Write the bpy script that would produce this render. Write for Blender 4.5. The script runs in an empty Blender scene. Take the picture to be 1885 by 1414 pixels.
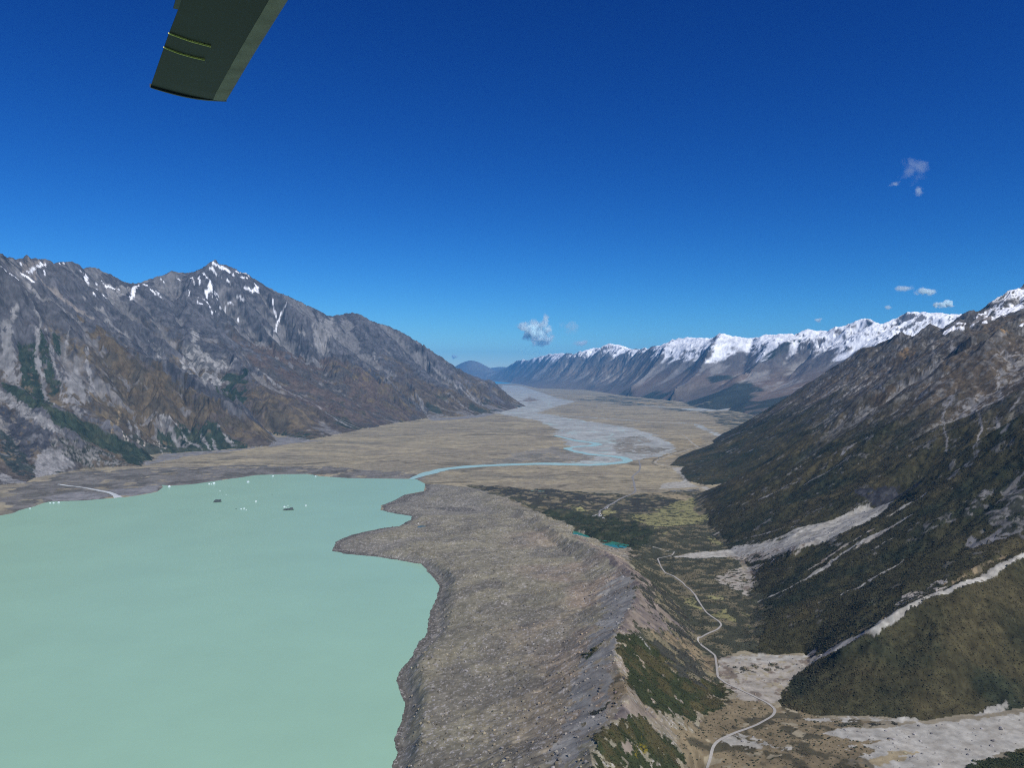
import bpy, math, random, time
import numpy as np
T0 = time.time()
C = bpy.context.scene.collection
SC = bpy.context.scene
R = math.radians

# ------------------------------------------------------------------ camera (metres, lake surface at z = 0, helicopter 500 m above it)
cam_d = bpy.data.cameras.new("camera")
cam = bpy.data.objects.new("camera", cam_d); C.objects.link(cam)
cam.location = (0, 0, 500)
cam.rotation_euler = (R(90 - 0.965), 0, 0)
cam_d.sensor_width = 36.0
cam_d.lens = 36.0 * 1424 / 1885
cam_d.clip_start = 0.1
cam_d.clip_end = 300000
SC.camera = cam

# ------------------------------------------------------------------ sky, sun, exposure
SUN_EL, SUN_AZ = 49.0, 141.0          # azimuth clockwise from +Y (the view direction): behind the camera, to the right
w = bpy.data.worlds.new("World"); SC.world = w; w.use_nodes = True
nt = w.node_tree; nt.nodes.clear()
sky = nt.nodes.new("ShaderNodeTexSky"); sky.sky_type = 'NISHITA'; sky.sun_disc = False
sky.sun_elevation = R(SUN_EL); sky.sun_rotation = R(SUN_AZ)
sky.altitude = 1200; sky.air_density = 0.95; sky.dust_density = 0.0; sky.ozone_density = 4.0
sep = nt.nodes.new("ShaderNodeSeparateColor"); com = nt.nodes.new("ShaderNodeCombineColor")
nt.links.new(sky.outputs[0], sep.inputs[0])
for i, (ka, kb) in enumerate(((0.75, 2.5), (0.85, 1.85), (1.0, 1.4))):      # the deep, saturated mountain blue
    m0 = nt.nodes.new("ShaderNodeMath"); m0.operation = 'MULTIPLY'; m0.inputs[1].default_value = 0.11
    m1 = nt.nodes.new("ShaderNodeMath"); m1.operation = 'POWER'; m1.inputs[1].default_value = kb
    m2 = nt.nodes.new("ShaderNodeMath"); m2.operation = 'MULTIPLY'; m2.inputs[1].default_value = ka / 0.11
    nt.links.new(sep.outputs[i], m0.inputs[0]); nt.links.new(m0.outputs[0], m1.inputs[0]); nt.links.new(m1.outputs[0], m2.inputs[0]); nt.links.new(m2.outputs[0], com.inputs[i])
bg = nt.nodes.new("ShaderNodeBackground"); bg.inputs[1].default_value = 0.11
wo = nt.nodes.new("ShaderNodeOutputWorld")
nt.links.new(com.outputs[0], bg.inputs[0]); nt.links.new(bg.outputs[0], wo.inputs[0])
sd = bpy.data.lights.new("sun", 'SUN'); sd.energy = 4.7; sd.angle = R(0.53); sd.color = (1.0, 0.96, 0.9)
sun = bpy.data.objects.new("sun", sd); C.objects.link(sun)
_e, _a = R(SUN_EL), R(SUN_AZ)
from mathutils import Vector
_dir = Vector((math.sin(_a) * math.cos(_e), math.cos(_a) * math.cos(_e), math.sin(_e)))
sun.rotation_euler = _dir.to_track_quat('Z', 'Y').to_euler()
SC.view_settings.view_transform = 'Standard'; SC.view_settings.look = 'None'
SC.view_settings.exposure = 0.0; SC.view_settings.gamma = 1.0; SC.view_settings.use_curve_mapping = False
SC.cycles.pixel_filter_type = 'BLACKMAN_HARRIS'; SC.cycles.filter_width = 1.1
SC.cycles.volume_bounces = 10; SC.cycles.max_bounces = 12; SC.cycles.diffuse_bounces = 2

# ------------------------------------------------------------------ survey: world coordinates in metres
D = {'lake': [(-3500, 2300), (-2500, 2450), (-1768.6, 2664.1), (-1752.2, 2699.7), (-1766.9, 2773.8), (-1760.9, 2846.3), (-1770.8, 2910.6), (-1767.0, 2946.9), (-1716.0, 2959.3), (-1652.0, 2971.7), (-1561.2, 3035.4),
          (-1526.1, 3055.0), (-1490.4, 3115.5), (-1465.5, 3185.5), (-1495.6, 3312.1), (-1537.2, 3383.2), (-1484.7, 3356.0), (-1434.8, 3383.2), (-1398.1, 3415.9), (-1338.2, 3517.6), (-1258.0, 3644.2), (-1228.1, 3701.2),
          (-1109.2, 3730.4), (-991.0, 3740.3), (-911.3, 3663.0), (-765.6, 3596.1), (-611.0, 3579.8), (-481.3, 3570.7), (-437.6, 3552.8), (-384.5, 3415.9), (-366.9, 3207.1), (-435.4, 3115.5), (-452.8, 2984.2),
          (-487.0, 2863.5), (-470.7, 2767.3), (-409.8, 2699.7), (-345.7, 2653.2), (-338.9, 2600.5), (-364.6, 2481.9), (-416.5, 2447.6), (-489.3, 2350.0), (-516.8, 2252.6), (-497.8, 2136.9), (-457.8, 2105.0),
          (-353.0, 2065.0), (-235.3, 1992.2), (-187.9, 1856.1), (-167.7, 1781.1), (-165.3, 1679.3), (-171.4, 1602.9), (-161.3, 1469.2), (-173.4, 1399.1), (-176.9, 1335.4), (-187.3, 1277.2), (-184.3, 1223.8),
          (-173.0, 1190.6), (-161.0, 1152.5), (-157.1, 1101.8), (-159.0, 1062.6), (-159.4, 1037.4), (-150.5, 1007.6), (-151.2, 965.9), (-152.2, 885.2), (-137.7, 768.3), (-99.7, 532.4), (-150, 300), (-3500, 300)],
 'mor_foot': [(-143.0, 3249.6), (-26.5, 3012.6), (105.1, 2595.3), (197.6, 2387.3), (301.2, 2279.5), (359.7, 2104.6), (353.4, 1773.3), (352.5, 1563.0), (341.1, 1410.5), (322.6, 1277.1), (308.9, 1142.1), (262.5, 1037.8),
              (229.0, 972.8), (206.3, 911.8), (185.1, 835.6), (142.1, 650.4)],
 'poly_moraine': [(-611.0, 3579.8), (-481.3, 3570.7), (-437.6, 3552.8), (-384.5, 3415.9), (-366.9, 3207.1), (-435.4, 3115.5), (-452.8, 2984.2), (-487.0, 2863.5), (-470.7, 2767.3), (-409.8, 2699.7), (-345.7, 2653.2),
                  (-338.9, 2600.5), (-364.6, 2481.9), (-416.5, 2447.6), (-489.3, 2350.0), (-516.8, 2252.6), (-497.8, 2136.9), (-457.8, 2105.0), (-353.0, 2065.0), (-235.3, 1992.2), (-187.9, 1856.1), (-167.7, 1781.1),
                  (-165.3, 1679.3), (-171.4, 1602.9), (-161.3, 1469.2), (-173.4, 1399.1), (-176.9, 1335.4), (-187.3, 1277.2), (-184.3, 1223.8), (-173.0, 1190.6), (-161.0, 1152.5), (-157.1, 1101.8), (-159.0, 1062.6),
                  (-159.4, 1037.4), (-150.5, 1007.6), (-151.2, 965.9), (-152.2, 885.2), (-137.7, 768.3), (142.1, 650.4), (185.1, 835.6), (206.3, 911.8), (229.0, 972.8), (262.5, 1037.8), (308.9, 1142.1), (322.6, 1277.1),
                  (341.1, 1410.5), (352.5, 1563.0), (353.4, 1773.3), (359.7, 2104.6), (301.2, 2279.5), (197.6, 2387.3), (105.1, 2595.3), (-26.5, 3012.6), (-143.0, 3249.6)],
 'poly_right': [(1420.1, 5480.0), (1375.4, 5236.1), (1124.4, 4807.9), (967.5, 4472.6), (829.9, 4060.5), (891.1, 4014.3), (815.8, 3770.0), (783.1, 3482.4), (841.2, 3342.6), (929.1, 3354.4), (798.0, 3170.9),
                (750.8, 3086.5), (694.1, 2912.2), (654.0, 2723.4), (643.3, 2547.5), (586.3, 2288.9), (585.6, 2144.1), (595.2, 1974.6), (565.8, 1813.1), (503.8, 1650.9), (505.4, 1593.2), (444.6, 1456.0), (393.3, 1327.3),
                (418.3, 1294.0), (489.0, 1287.7), (485.0, 1249.0), (440.3, 1201.3), (408.6, 1152.3), (384.9, 1114.1), (383.6, 1090.1), (416.7, 1056.4), (488.8, 1050.8), (549.7, 1025.7), (621.3, 1036.3), (696.0, 1044.0),
                (1000, 1050), (1500, 1030), (3000, 1000), (6400, 1000), (6400, 8200), (3200, 8200), (2300, 7000), (1700, 6200)],
 'lines_right': [[(-428.3, 3528.1, 1), (-342.2, 3411.8, 3), (-162.9, 3191.9, 8), (-75.2, 2846.7, 15), (32.3, 2617.6, 30), (107.6, 2263.5, 44), (154.8, 2043.4, 58), (185.9, 1918.6, 66), (214.3, 1815.1, 74),
                  (232.7, 1714.7, 83), (237.6, 1585.4, 92), (236.9, 1450.5, 100), (209.2, 1314.4, 104), (174.2, 1189.1, 108), (154.8, 1138.9, 110), (143.7, 1068.0, 110), (138.3, 990.8, 110), (138.8, 924.0, 110),
                  (129.8, 884.0, 108), (109.7, 849.8, 108), (91.9, 824.3, 108), (79.6, 772.2, 108), (70.3, 721.4, 108), (57.7, 637.4, 108), (45.3, 542.4, 108)],
                 [(-143.0, 3249.6, 6), (-26.5, 3012.6, 8), (105.1, 2595.3, 12), (197.6, 2387.3, 14), (301.2, 2279.5, 15), (359.7, 2104.6, 15), (353.4, 1773.3, 16), (352.5, 1563.0, 18), (341.1, 1410.5, 20),
                  (322.6, 1277.1, 20), (308.9, 1142.1, 22), (262.5, 1037.8, 25), (229.0, 972.8, 27), (206.3, 911.8, 28), (185.1, 835.6, 28), (142.1, 650.4, 30)],
                 [(-317.8, 3167.9, 5), (-123.5, 2806.1, 12), (30.1, 2439.8, 24), (113.5, 2077.2, 36), (155.8, 1803.9, 46), (155.9, 1607.0, 50), (130.7, 1452.8, 52), (89.3, 1297.0, 54), (55.9, 1172.9, 55),
                  (31.0, 1032.1, 57), (1.6, 904.9, 60), (-10.0, 809.7, 60), (-20.4, 676.1, 60)],
                 [(-436.3, 2784.1, 6), (-287.0, 2672.1, 7), (-318.5, 2477.0, 8), (-394.3, 2307.7, 9), (-445.4, 2198.1, 9), (-359.8, 2104.7, 12), (-212.7, 1978.7, 16), (-138.7, 1829.9, 20), (-115.2, 1692.8, 20),
                  (-115.7, 1538.8, 20), (-118.8, 1395.9, 20), (-128.6, 1277.1, 20), (-141.8, 1197.8, 20), (-126.4, 1100.1, 20), (-118.4, 1017.0, 20), (-116.6, 927.2, 20), (-113.1, 828.8, 20)],
                 [(-229.4, 2284.2, 14), (-116.5, 2004.0, 24), (-14.7, 1671.3, 32), (7.4, 1401.4, 38), (-10.5, 1190.1, 40), (-30.6, 1016.4, 42), (-39.2, 884.7, 42)],
                 [(-611.0, 3579.8, 0.0), (-481.3, 3570.7, 0.0), (-437.6, 3552.8, 0.0), (-384.5, 3415.9, 0.0), (-366.9, 3207.1, 0.0), (-435.4, 3115.5, 0.0), (-452.8, 2984.2, 0.0), (-487.0, 2863.5, 0.0),
                  (-470.7, 2767.3, 0.0), (-409.8, 2699.7, 0.0), (-345.7, 2653.2, 0.0), (-338.9, 2600.5, 0.0), (-364.6, 2481.9, 0.0), (-416.5, 2447.6, 0.0), (-489.3, 2350.0, 0.0), (-516.8, 2252.6, 0.0),
                  (-497.8, 2136.9, 0.0), (-457.8, 2105.0, 0.0), (-353.0, 2065.0, 0.0), (-235.3, 1992.2, 0.0), (-187.9, 1856.1, 0.0), (-167.7, 1781.1, 0.0), (-165.3, 1679.3, 0.0), (-171.4, 1602.9, 0.0),
                  (-161.3, 1469.2, 0.0), (-173.4, 1399.1, 0.0), (-176.9, 1335.4, 0.0), (-187.3, 1277.2, 0.0), (-184.3, 1223.8, 0.0), (-173.0, 1190.6, 0.0), (-161.0, 1152.5, 0.0), (-157.1, 1101.8, 0.0),
                  (-159.0, 1062.6, 0.0), (-159.4, 1037.4, 0.0), (-150.5, 1007.6, 0.0), (-151.2, 965.9, 0.0), (-152.2, 885.2, 0.0), (-137.7, 768.3, 0.0)],
                 [(1420.1, 5480.0, 3), (1375.4, 5236.1, 3), (1124.4, 4807.9, 3), (967.5, 4472.6, 3), (829.9, 4060.5, 3), (891.1, 4014.3, 3), (815.8, 3770.0, 4), (783.1, 3482.4, 5), (841.2, 3342.6, 6), (929.1, 3354.4, 9),
                  (798.0, 3170.9, 9), (750.8, 3086.5, 9), (694.1, 2912.2, 10), (654.0, 2723.4, 11), (643.3, 2547.5, 12), (586.3, 2288.9, 13), (585.6, 2144.1, 15), (595.2, 1974.6, 17), (565.8, 1813.1, 18),
                  (503.8, 1650.9, 19), (505.4, 1593.2, 20), (444.6, 1456.0, 20), (393.3, 1327.3, 20), (418.3, 1294.0, 21), (489.0, 1287.7, 27), (485.0, 1249.0, 27), (440.3, 1201.3, 22), (408.6, 1152.3, 21),
                  (384.9, 1114.1, 21), (383.6, 1090.1, 22), (416.7, 1056.4, 24), (488.8, 1050.8, 28), (549.7, 1025.7, 32), (621.3, 1036.3, 36), (696.0, 1044.0, 40), (1000, 1050, 60), (1500, 1030, 140),
                  (3000, 1000, 400)],
                 [(629.3, 943.1, 34), (535.1, 902.1, 33), (449.6, 837.4, 33), (560, 700, 33)], [(1400, 800, 190), (1000, 690, 150), (800, 620, 120)], [(700, 930, 38), (1000, 890, 50), (1600, 850, 80)],
                 [(1420.1, 5480.0, 3), (1645.1, 5500, 113.5), (1845.5, 5500, 229.5), (2038.8, 5400, 374.9), (2160.4, 5300, 485.2), (2254.2, 5200, 558.5), (2307.2, 5000, 640.4), (2339.7, 4850, 687.2),
                  (2389.1, 4700, 714.4), (2410.3, 4500, 733.6), (2405.6, 4200, 732.8), (2383.5, 4000, 741.3), (2342.0, 3700, 743.9), (2247.3, 3400, 745.6), (2140.4, 3000, 737.7), (3000, 2300, 900)],
                 [(967.5, 4472.6, 3), (1280.8, 4700, 63.8), (1543.9, 4600, 202.6), (1723.4, 4400, 339.3), (1880.4, 4200, 449.9), (2036.2, 4100, 566.2), (2196.5, 4100, 666.9)],
                 [(891.1, 4014.3, 3), (1131.3, 4150, 27.1), (1319.1, 4100, 119.5), (1483.2, 4000, 227.3), (1637.4, 3900, 330.2), (1831.8, 3850, 454.1), (2073.5, 3900, 590.4)],
                 [(783.1, 3482.4, 5), (956.3, 3600, 31.4), (1142.4, 3550, 120.5), (1322.7, 3500, 224.5), (1497.1, 3450, 325.5), (1665.6, 3400, 447.5), (1855.5, 3400, 566.8), (2086.0, 3500, 667.0)],
                 [(929.1, 3354.4, 9), (1180, 3380, 80), (1400, 3300, 190), (1700, 3100, 400), (2000, 2950, 620)],
                 [(706.0, 2962.0, 10), (809.5, 2930, 71.1), (974.2, 2900, 167.5), (1058.3, 2880, 230.7), (1169.0, 2850, 303.7), (1267.9, 2800, 391.8), (1366.5, 2750, 457.5), (1473.6, 2700, 543.6), (1624.5, 2700, 609.9),
                  (1785.0, 2700, 657.2)],
                 [(585.6, 2144.1, 15), (728.4, 1990, 89.3), (838.7, 1960, 130.1), (959.7, 1940, 170.8), (1130, 1940, 290), (1400, 1930, 470), (1700, 1950, 640)],
                 [(644.5, 1760, 85.7), (780.6, 1800, 124.7), (858.3, 1820, 155.2), (898.9, 1830, 181.8), (947.0, 1800, 244.1), (998.8, 1780, 284.6), (1042.0, 1750, 316.6), (1071.1, 1730, 350.4), (1126.2, 1700, 396.1),
                  (1200.9, 1680, 444.6), (1700, 1650, 760)],
                 [(492.6, 1268.6, 25), (502.1, 1170, 81.1), (554.4, 1178, 102.5), (655.7, 1217, 140.2), (736.4, 1245, 158.4), (863.7, 1300, 191.2), (1150, 1340, 300), (1600, 1380, 520)],
                 [(383.6, 1090.1, 22), (440.7, 1118, 36.1), (520.5, 1120, 63.1), (607.4, 1135, 89.6), (699.4, 1155, 106.9), (785.1, 1180, 123.6), (1000, 1235, 190), (1500, 1250, 380)],
                 [(2977.0, 5600, 669.0), (3157.7, 5500, 827.9), (3363.6, 5600, 916.3), (3558.7, 5700, 999.5), (3742.1, 5800, 1101.6), (3831.3, 5800, 1130.0), (3992.2, 5600, 1218.0), (5200, 5200, 1500)],
                 [(3723.0, 7000, 514.8), (4500, 7500, 500), (6400, 7000, 700)]],
 'poly_left': [(-9000, 2600), (-2700, 2900), (-2208.6, 3329.1), (-2169.3, 3377.5), (-2149.7, 3410.5), (-2205.7, 3567.5), (-2178.8, 3759.8), (-2170.5, 3907.1), (-1985.1, 4004.8), (-1939.8, 4027.8), (-2017.9, 4362.6),
               (-2135.1, 4513.5), (-2093.9, 4633.3), (-2017.0, 4759.6), (-1823.6, 4962.5), (-1585.1, 5070.5), (-1659.0, 5467.4), (-1786.9, 5808.7), (-1886.9, 6065.0), (-1769.9, 5957.9), (-1465.8, 5521.7),
               (-1401.4, 5905.5), (-1283.3, 6461.1), (-1286.9, 6644.2), (-891.9, 8160.7), (-450.8, 8609.0), (-200.8, 9069.3), (-17.5, 9964.4), (197.0, 10991.7), (-100, 12500), (-900, 14500), (-9000, 14500)],
 'lines_left': [[(-2208.6, 3329.1, 8), (-2169.3, 3377.5, 8), (-2149.7, 3410.5, 8), (-2205.7, 3567.5, 8), (-2178.8, 3759.8, 8), (-2170.5, 3907.1, 8), (-1985.1, 4004.8, 7), (-1939.8, 4027.8, 7), (-2017.9, 4362.6, 6),
                 (-2135.1, 4513.5, 8), (-2093.9, 4633.3, 8), (-2017.0, 4759.6, 8), (-1823.6, 4962.5, 8), (-1585.1, 5070.5, 8), (-1659.0, 5467.4, 8), (-1786.9, 5808.7, 10), (-1886.9, 6065.0, 14), (-1769.9, 5957.9, 10),
                 (-1465.8, 5521.7, 7), (-1401.4, 5905.5, 6), (-1283.3, 6461.1, 5), (-1286.9, 6644.2, 5), (-891.9, 8160.7, 4), (-450.8, 8609.0, 4), (-200.8, 9069.3, 3), (-17.5, 9964.4, 3), (197.0, 10991.7, 2)],
                [(-3061.4, 4350, 545.8), (-2813.1, 4250, 446.3), (-2659.6, 4200, 396.8), (-2451.0, 4150, 310.5), (-2296.9, 4230, 220.6), (-2217.2, 4270, 151.8), (-2074.3, 4290, 77.7), (-2030.5, 4389.9, 6)],
                [(-2120, 4350, 20), (-2450, 4450, 140), (-2800, 4560, 290), (-3150, 4650, 430), (-3600, 4600, 620), (-4200, 4400, 850)],
                [(-1588.1, 5080, 10.7), (-1727.5, 5200, 90.6), (-1871.9, 5300, 176.0), (-2039.3, 5350, 278.3), (-2183.1, 5400, 344.5), (-2344.3, 5450, 435.0), (-2458.7, 5450, 496.2), (-2734.6, 5500, 673.7),
                 (-2865.0, 5500, 774.0), (-3056.9, 5500, 885.7), (-3180.8, 5450, 1000.5), (-3339.3, 5400, 1154.6), (-3438.4, 5350, 1253.2), (-3487.2, 5300, 1312.8), (-3509.4, 5000, 1350.6), (-4900, 4700, 1700)],
                [(-3487.2, 5300, 1312.8), (-3622.4, 5600, 1304.1), (-3690.9, 5800, 1332.8), (-3828.3, 6300, 1387.0), (-3918.5, 6600, 1396.9), (-3946.4, 6900, 1471.4), (-3952.1, 7100, 1425.2), (-3945.5, 7300, 1476.7),
                 (-3953.8, 7600, 1453.1), (-3936.4, 7850, 1363.7), (-3900.6, 7900, 1363.7), (-3854.4, 8000, 1408.2), (-3783.5, 8150, 1482.2), (-3654.8, 8300, 1575.7), (-3522.7, 8500, 1571.9), (-3443.5, 8600, 1608.6),
                 (-3336.7, 8700, 1700.5), (-3195.6, 8900, 1665.9), (-3099.4, 9000, 1635.0), (-3028.2, 9050, 1578.0), (-2855.9, 9250, 1485.4), (-2705.0, 9400, 1402.7), (-2520.8, 9600, 1301.0), (-2340.2, 9800, 1187.3),
                 (-2261.8, 10000, 1201.3), (-2185.2, 10200, 1265.3), (-2112.7, 10300, 1280.1), (-1914.8, 10400, 1178.4), (-1660.9, 10500, 1111.3), (-1392.6, 10700, 965.5), (-1125.6, 10800, 795.7), (-849.3, 10850, 614.3),
                 (-677.4, 10900, 446.5), (-496.0, 10950, 361.7), (-322.1, 11050, 344.9), (-214.0, 11080, 243.3), (-58.5, 11100, 133.6), (176.8, 11180, 1.3)],
                [(-897.1, 8208.2, 4), (-1129.3, 8350, 177.5), (-1397.7, 8450, 357.7), (-1715.9, 8500, 506.1), (-2043.6, 8500, 637.3), (-2300.1, 8350, 740.3), (-2561.6, 8250, 824.2), (-2832.8, 8200, 977.4),
                 (-3068.9, 8220, 1208.9), (-3234.1, 8460, 1466.3)],
                [(-450.8, 8609.0, 4), (-703.5, 8900, 112.4), (-1038.7, 9100, 295.6), (-1372.8, 9200, 454.9), (-1713.6, 9300, 682.8), (-1984.8, 9350, 815.0), (-2246.7, 9350, 965.8)],
                [(-200.8, 9069.3, 3), (-428.2, 9750, 109.7), (-712.7, 9900, 298.5), (-1076.1, 10050, 521.3), (-1378.0, 10200, 772.1)],
                [(-1280.8, 6613.0, 5), (-1660.7, 6900, 165.6), (-1930.1, 7000, 293.6), (-2222.0, 7150, 399.7), (-2558.4, 7400, 604.0), (-2859.6, 7800, 817.5)],
                [(-1401.4, 5905.5, 6), (-1623.4, 6150, 67.8), (-1945.0, 6400, 212.3), (-2242.1, 6700, 420.1), (-2498.5, 7000, 637.6), (-3016.9, 7700, 894.4), (-3203.0, 8050, 1194.2)],
                [(-1870.5, 6012.2, 14), (-2009.5, 6050, 83.3), (-2276.3, 6200, 225.6), (-2510.6, 6400, 369.7), (-2918.2, 6900, 611.5), (-3199.9, 7100, 913.4), (-3512.7, 7450, 1142.5)],
                [(-2491.0, 6350, 370.7), (-2602.4, 6150, 400.7), (-2729.9, 6050, 427.8), (-3008.8, 6050, 606.2), (-3278.8, 6050, 801.4), (-3473.5, 5950, 954.8), (-3597.6, 5850, 1151.8)],
                [(-6000, 7000, 900), (-5200, 8800, 700), (-4500, 10500, 500), (-3500, 12000, 300), (-2000, 12800, 150), (-900, 12700, 60)],
                [(-9000, 2700, 900), (-6000, 2900, 850), (-4200, 3100, 500), (-3200, 2950, 180), (-2700, 2900, 8)], [(-9000, 5000, 1500), (-7000, 5500, 1700)]],
 'sk_left': [(-3487.2, 5300), (-3622.4, 5600), (-3690.9, 5800), (-3828.3, 6300), (-3918.5, 6600), (-3946.4, 6900), (-3952.1, 7100), (-3945.5, 7300), (-3953.8, 7600), (-3936.4, 7850), (-3900.6, 7900), (-3854.4, 8000),
             (-3783.5, 8150), (-3654.8, 8300), (-3522.7, 8500), (-3443.5, 8600), (-3336.7, 8700), (-3195.6, 8900), (-3099.4, 9000), (-3028.2, 9050), (-2855.9, 9250), (-2705.0, 9400), (-2520.8, 9600), (-2340.2, 9800),
             (-2261.8, 10000), (-2185.2, 10200), (-2112.7, 10300), (-1914.8, 10400), (-1660.9, 10500), (-1392.6, 10700), (-1125.6, 10800), (-849.3, 10850), (-677.4, 10900), (-496.0, 10950), (-322.1, 11050),
             (-214.0, 11080), (-58.5, 11100), (176.8, 11180)],
 'poly_snow': [(-2007.7, 39431.1), (-1118.1, 38364.3), (-296.7, 33793.1), (309.0, 28381.8), (755.2, 22168.7), (1914.8, 20267.0), (2088.8, 18186.7), (2172.5, 16493.6), (2340.6, 14774.2), (2731.3, 12439.5),
               (2502.0, 10581.2), (2611.9, 9845.7), (2956.1, 10425.4), (2712.6, 9710.7), (2756.3, 9326.9), (2677.6, 8437.7), (3300, 8000), (5000, 7500), (12500, 7500), (12500, 46000), (-2500, 46000), (-2500, 39431.1)],
 'lines_snow': [[(-2007.7, 39431.1, 2), (-1118.1, 38364.3, 2), (-296.7, 33793.1, 2), (309.0, 28381.8, 2), (755.2, 22168.7, 2), (1914.8, 20267.0, 2), (2088.8, 18186.7, 2), (2172.5, 16493.6, 2), (2340.6, 14774.2, 2),
                 (2731.3, 12439.5, 2), (2502.0, 10581.2, 2), (2611.9, 9845.7, 2), (2956.1, 10425.4, 2), (2712.6, 9710.7, 2), (2756.3, 9326.9, 2), (2677.6, 8437.7, 2)],
                [(-1931.2, 44000, 160.6), (-928.9, 42000, 529.9), (-235.7, 39500, 777.7), (324.7, 37000, 1019.8), (811.3, 34500, 960.4), (1315.5, 31500, 1150.3), (1801.4, 29000, 1151.5), (1956.6, 28300, 1066.3),
                 (2152.2, 27500, 1087.0), (2454.3, 26000, 1175.3), (2728.2, 25000, 1237.0), (2871.9, 24000, 1157.1), (2996.9, 23400, 1271.9), (3192.0, 22800, 1276.1), (3282.0, 21500, 1043.4), (3473.9, 20000, 1089.6),
                 (3563.8, 18500, 1084.3), (3635.6, 17300, 1192.0), (3732.9, 16600, 1210.5), (3896.8, 15800, 1154.1), (3977.3, 15300, 1165.6), (4057.0, 15000, 1205.1), (4242.0, 14800, 1133.5), (4471.1, 14400, 1065.9),
                 (4637.6, 14200, 1157.6), (4798.1, 14000, 1168.0), (4993.7, 13700, 1076.8), (5119.0, 13500, 1181.9), (5267.0, 13000, 1147.6), (5445.8, 12800, 1209.4), (5625.0, 12600, 1313.1), (5746.8, 12500, 1324.1),
                 (5831.7, 12400, 1265.4), (5925.0, 12250, 1187.5), (6097.5, 12000, 1308.0), (6116.9, 11500, 1362.9), (6248.5, 11200, 1277.6), (6514.9, 11000, 1271.4), (6755.3, 10500, 1332.0), (7134.0, 10000, 1362.4),
                 (9500, 8500, 1400), (12500, 7500, 1400)],
                [(3300, 8000, 2), (4200, 7800, 200), (5600, 8300, 700)], [(3509.6, 16700, 1144.6), (2856.0, 15800, 733.0), (2460.2, 15400, 424.5), (2108.6, 15200, 158.5)],
                [(4057.0, 15000, 1184.1), (3512.9, 14000, 824.4), (3058.3, 13300, 528.1), (2650.1, 12900, 300.8), (2488.6, 13000, 116.6)], [(3847.6, 15600, 1124.0), (3407.8, 14600, 684.6), (2945.9, 14100, 331.8)],
                [(4798.2, 14000, 1148.3), (4174.4, 13000, 801.2), (3459.2, 11800, 483.5), (2886.0, 11000, 214.3), (2588.2, 10600, 60.7)], [(4471.3, 14400, 1035.6), (3915.3, 13200, 620.6), (3174.7, 12300, 310.1)],
                [(5267.1, 13000, 1129.4), (4458.1, 11600, 687.4), (3706.7, 10400, 376.0), (3021.4, 9400, 156.7), (2701.9, 9100, 39.7)], [(4855.3, 12800, 886.3), (3982.6, 11400, 444.1), (2973.5, 9900, 138.5)],
                [(6097.8, 12000, 1282.7), (4845.6, 10500, 743.3), (3837.1, 9300, 389.1), (3224.3, 8700, 182.3)], [(2728.3, 25000, 1202.0), (2103.6, 23500, 632.2), (1641.3, 22800, 196.0)],
                [(3192.0, 22800, 1252.1), (2543.1, 21000, 721.3), (2109.9, 19700, 223.5)], [(3474.0, 20000, 1061.6), (2695.3, 18500, 539.1), (2256.1, 17600, 141.7)],
                [(1315.6, 31500, 1119.3), (865.4, 29000, 520.6), (616.3, 27000, 83.1)], [(2152.2, 27500, 1060.0), (1536.0, 25000, 465.1), (1152.0, 23600, 85.9)],
                [(324.7, 37000, 967.8), (58.8, 33500, 335.7), (-54.4, 31000, 86.7)],
                [(12500, 12000, 500), (9500, 14000, 500), (8000, 17000, 400), (6500, 20000, 400), (5500, 24000, 300), (5000, 29000, 300), (3500, 36000, 200), (1500, 44000, 60), (-1500, 45800, 30)]],
 'sk_snow': [(-1931.2, 44000), (-928.9, 42000), (-235.7, 39500), (324.7, 37000), (811.3, 34500), (1315.5, 31500), (1801.4, 29000), (1956.6, 28300), (2152.2, 27500), (2454.3, 26000), (2728.2, 25000), (2871.9, 24000),
             (2996.9, 23400), (3192.0, 22800), (3282.0, 21500), (3473.9, 20000), (3563.8, 18500), (3635.6, 17300), (3732.9, 16600), (3896.8, 15800), (3977.3, 15300), (4057.0, 15000), (4242.0, 14800), (4471.1, 14400),
             (4637.6, 14200), (4798.1, 14000), (4993.7, 13700), (5119.0, 13500), (5267.0, 13000), (5445.8, 12800), (5625.0, 12600), (5746.8, 12500), (5831.7, 12400), (5925.0, 12250), (6097.5, 12000), (6116.9, 11500),
             (6248.5, 11200), (6514.9, 11000), (6755.3, 10500), (7134.0, 10000), (9500, 8500), (12500, 7500)],
 'hills': [(-2416.7, 45000, 1580, 3500, 1036.4), (-688.0, 56000, 2753, 3000, 774.7), (-5202.0, 52000, 2191, 3000, 1047.0), (2341.5, 58000, 2444, 2500, 703.2), (-9702.8, 57000, 3603, 3000, 1419.7)],
 'knolls': [(87.5, 2924.1), (170.9, 2772.6), (266.5, 2565.4), (319.8, 2420.9), (367.4, 2291.8)],
 'end_moraine': [(-2021.6, 3254.2), (-2050.2, 3585.4), (-1816.4, 3622.3), (-1584.7, 3737.6), (-1352.6, 3903.1), (-1062.3, 3946.8), (-786.0, 3818.6), (-553.1, 3698.3)],
 'river': [(-463.8, 3552.8), (-454.3, 3616.3), (-417.2, 3740.3), (-344.0, 3926.7), (-211.7, 4038.5), (-21.7, 4108.7), (174.0, 4156.8), (410.8, 4096.8), (492.8, 4132.6), (585.7, 4193.7), (646.2, 4282.3), (644.4, 4401.9),
           (608.1, 4499.6), (516.2, 4572.1), (469.3, 4616.7), (411.8, 4740.0), (373.6, 4850.2), (351.5, 4972.5), (388.4, 5043.2), (462.3, 5115.9), (521.4, 5130.6), (585.0, 5248.2), (567.6, 5363.2), (510.8, 5441.3),
           (451.3, 5556.3), (381.1, 5796.7), (322.3, 5992.3)],
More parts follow.
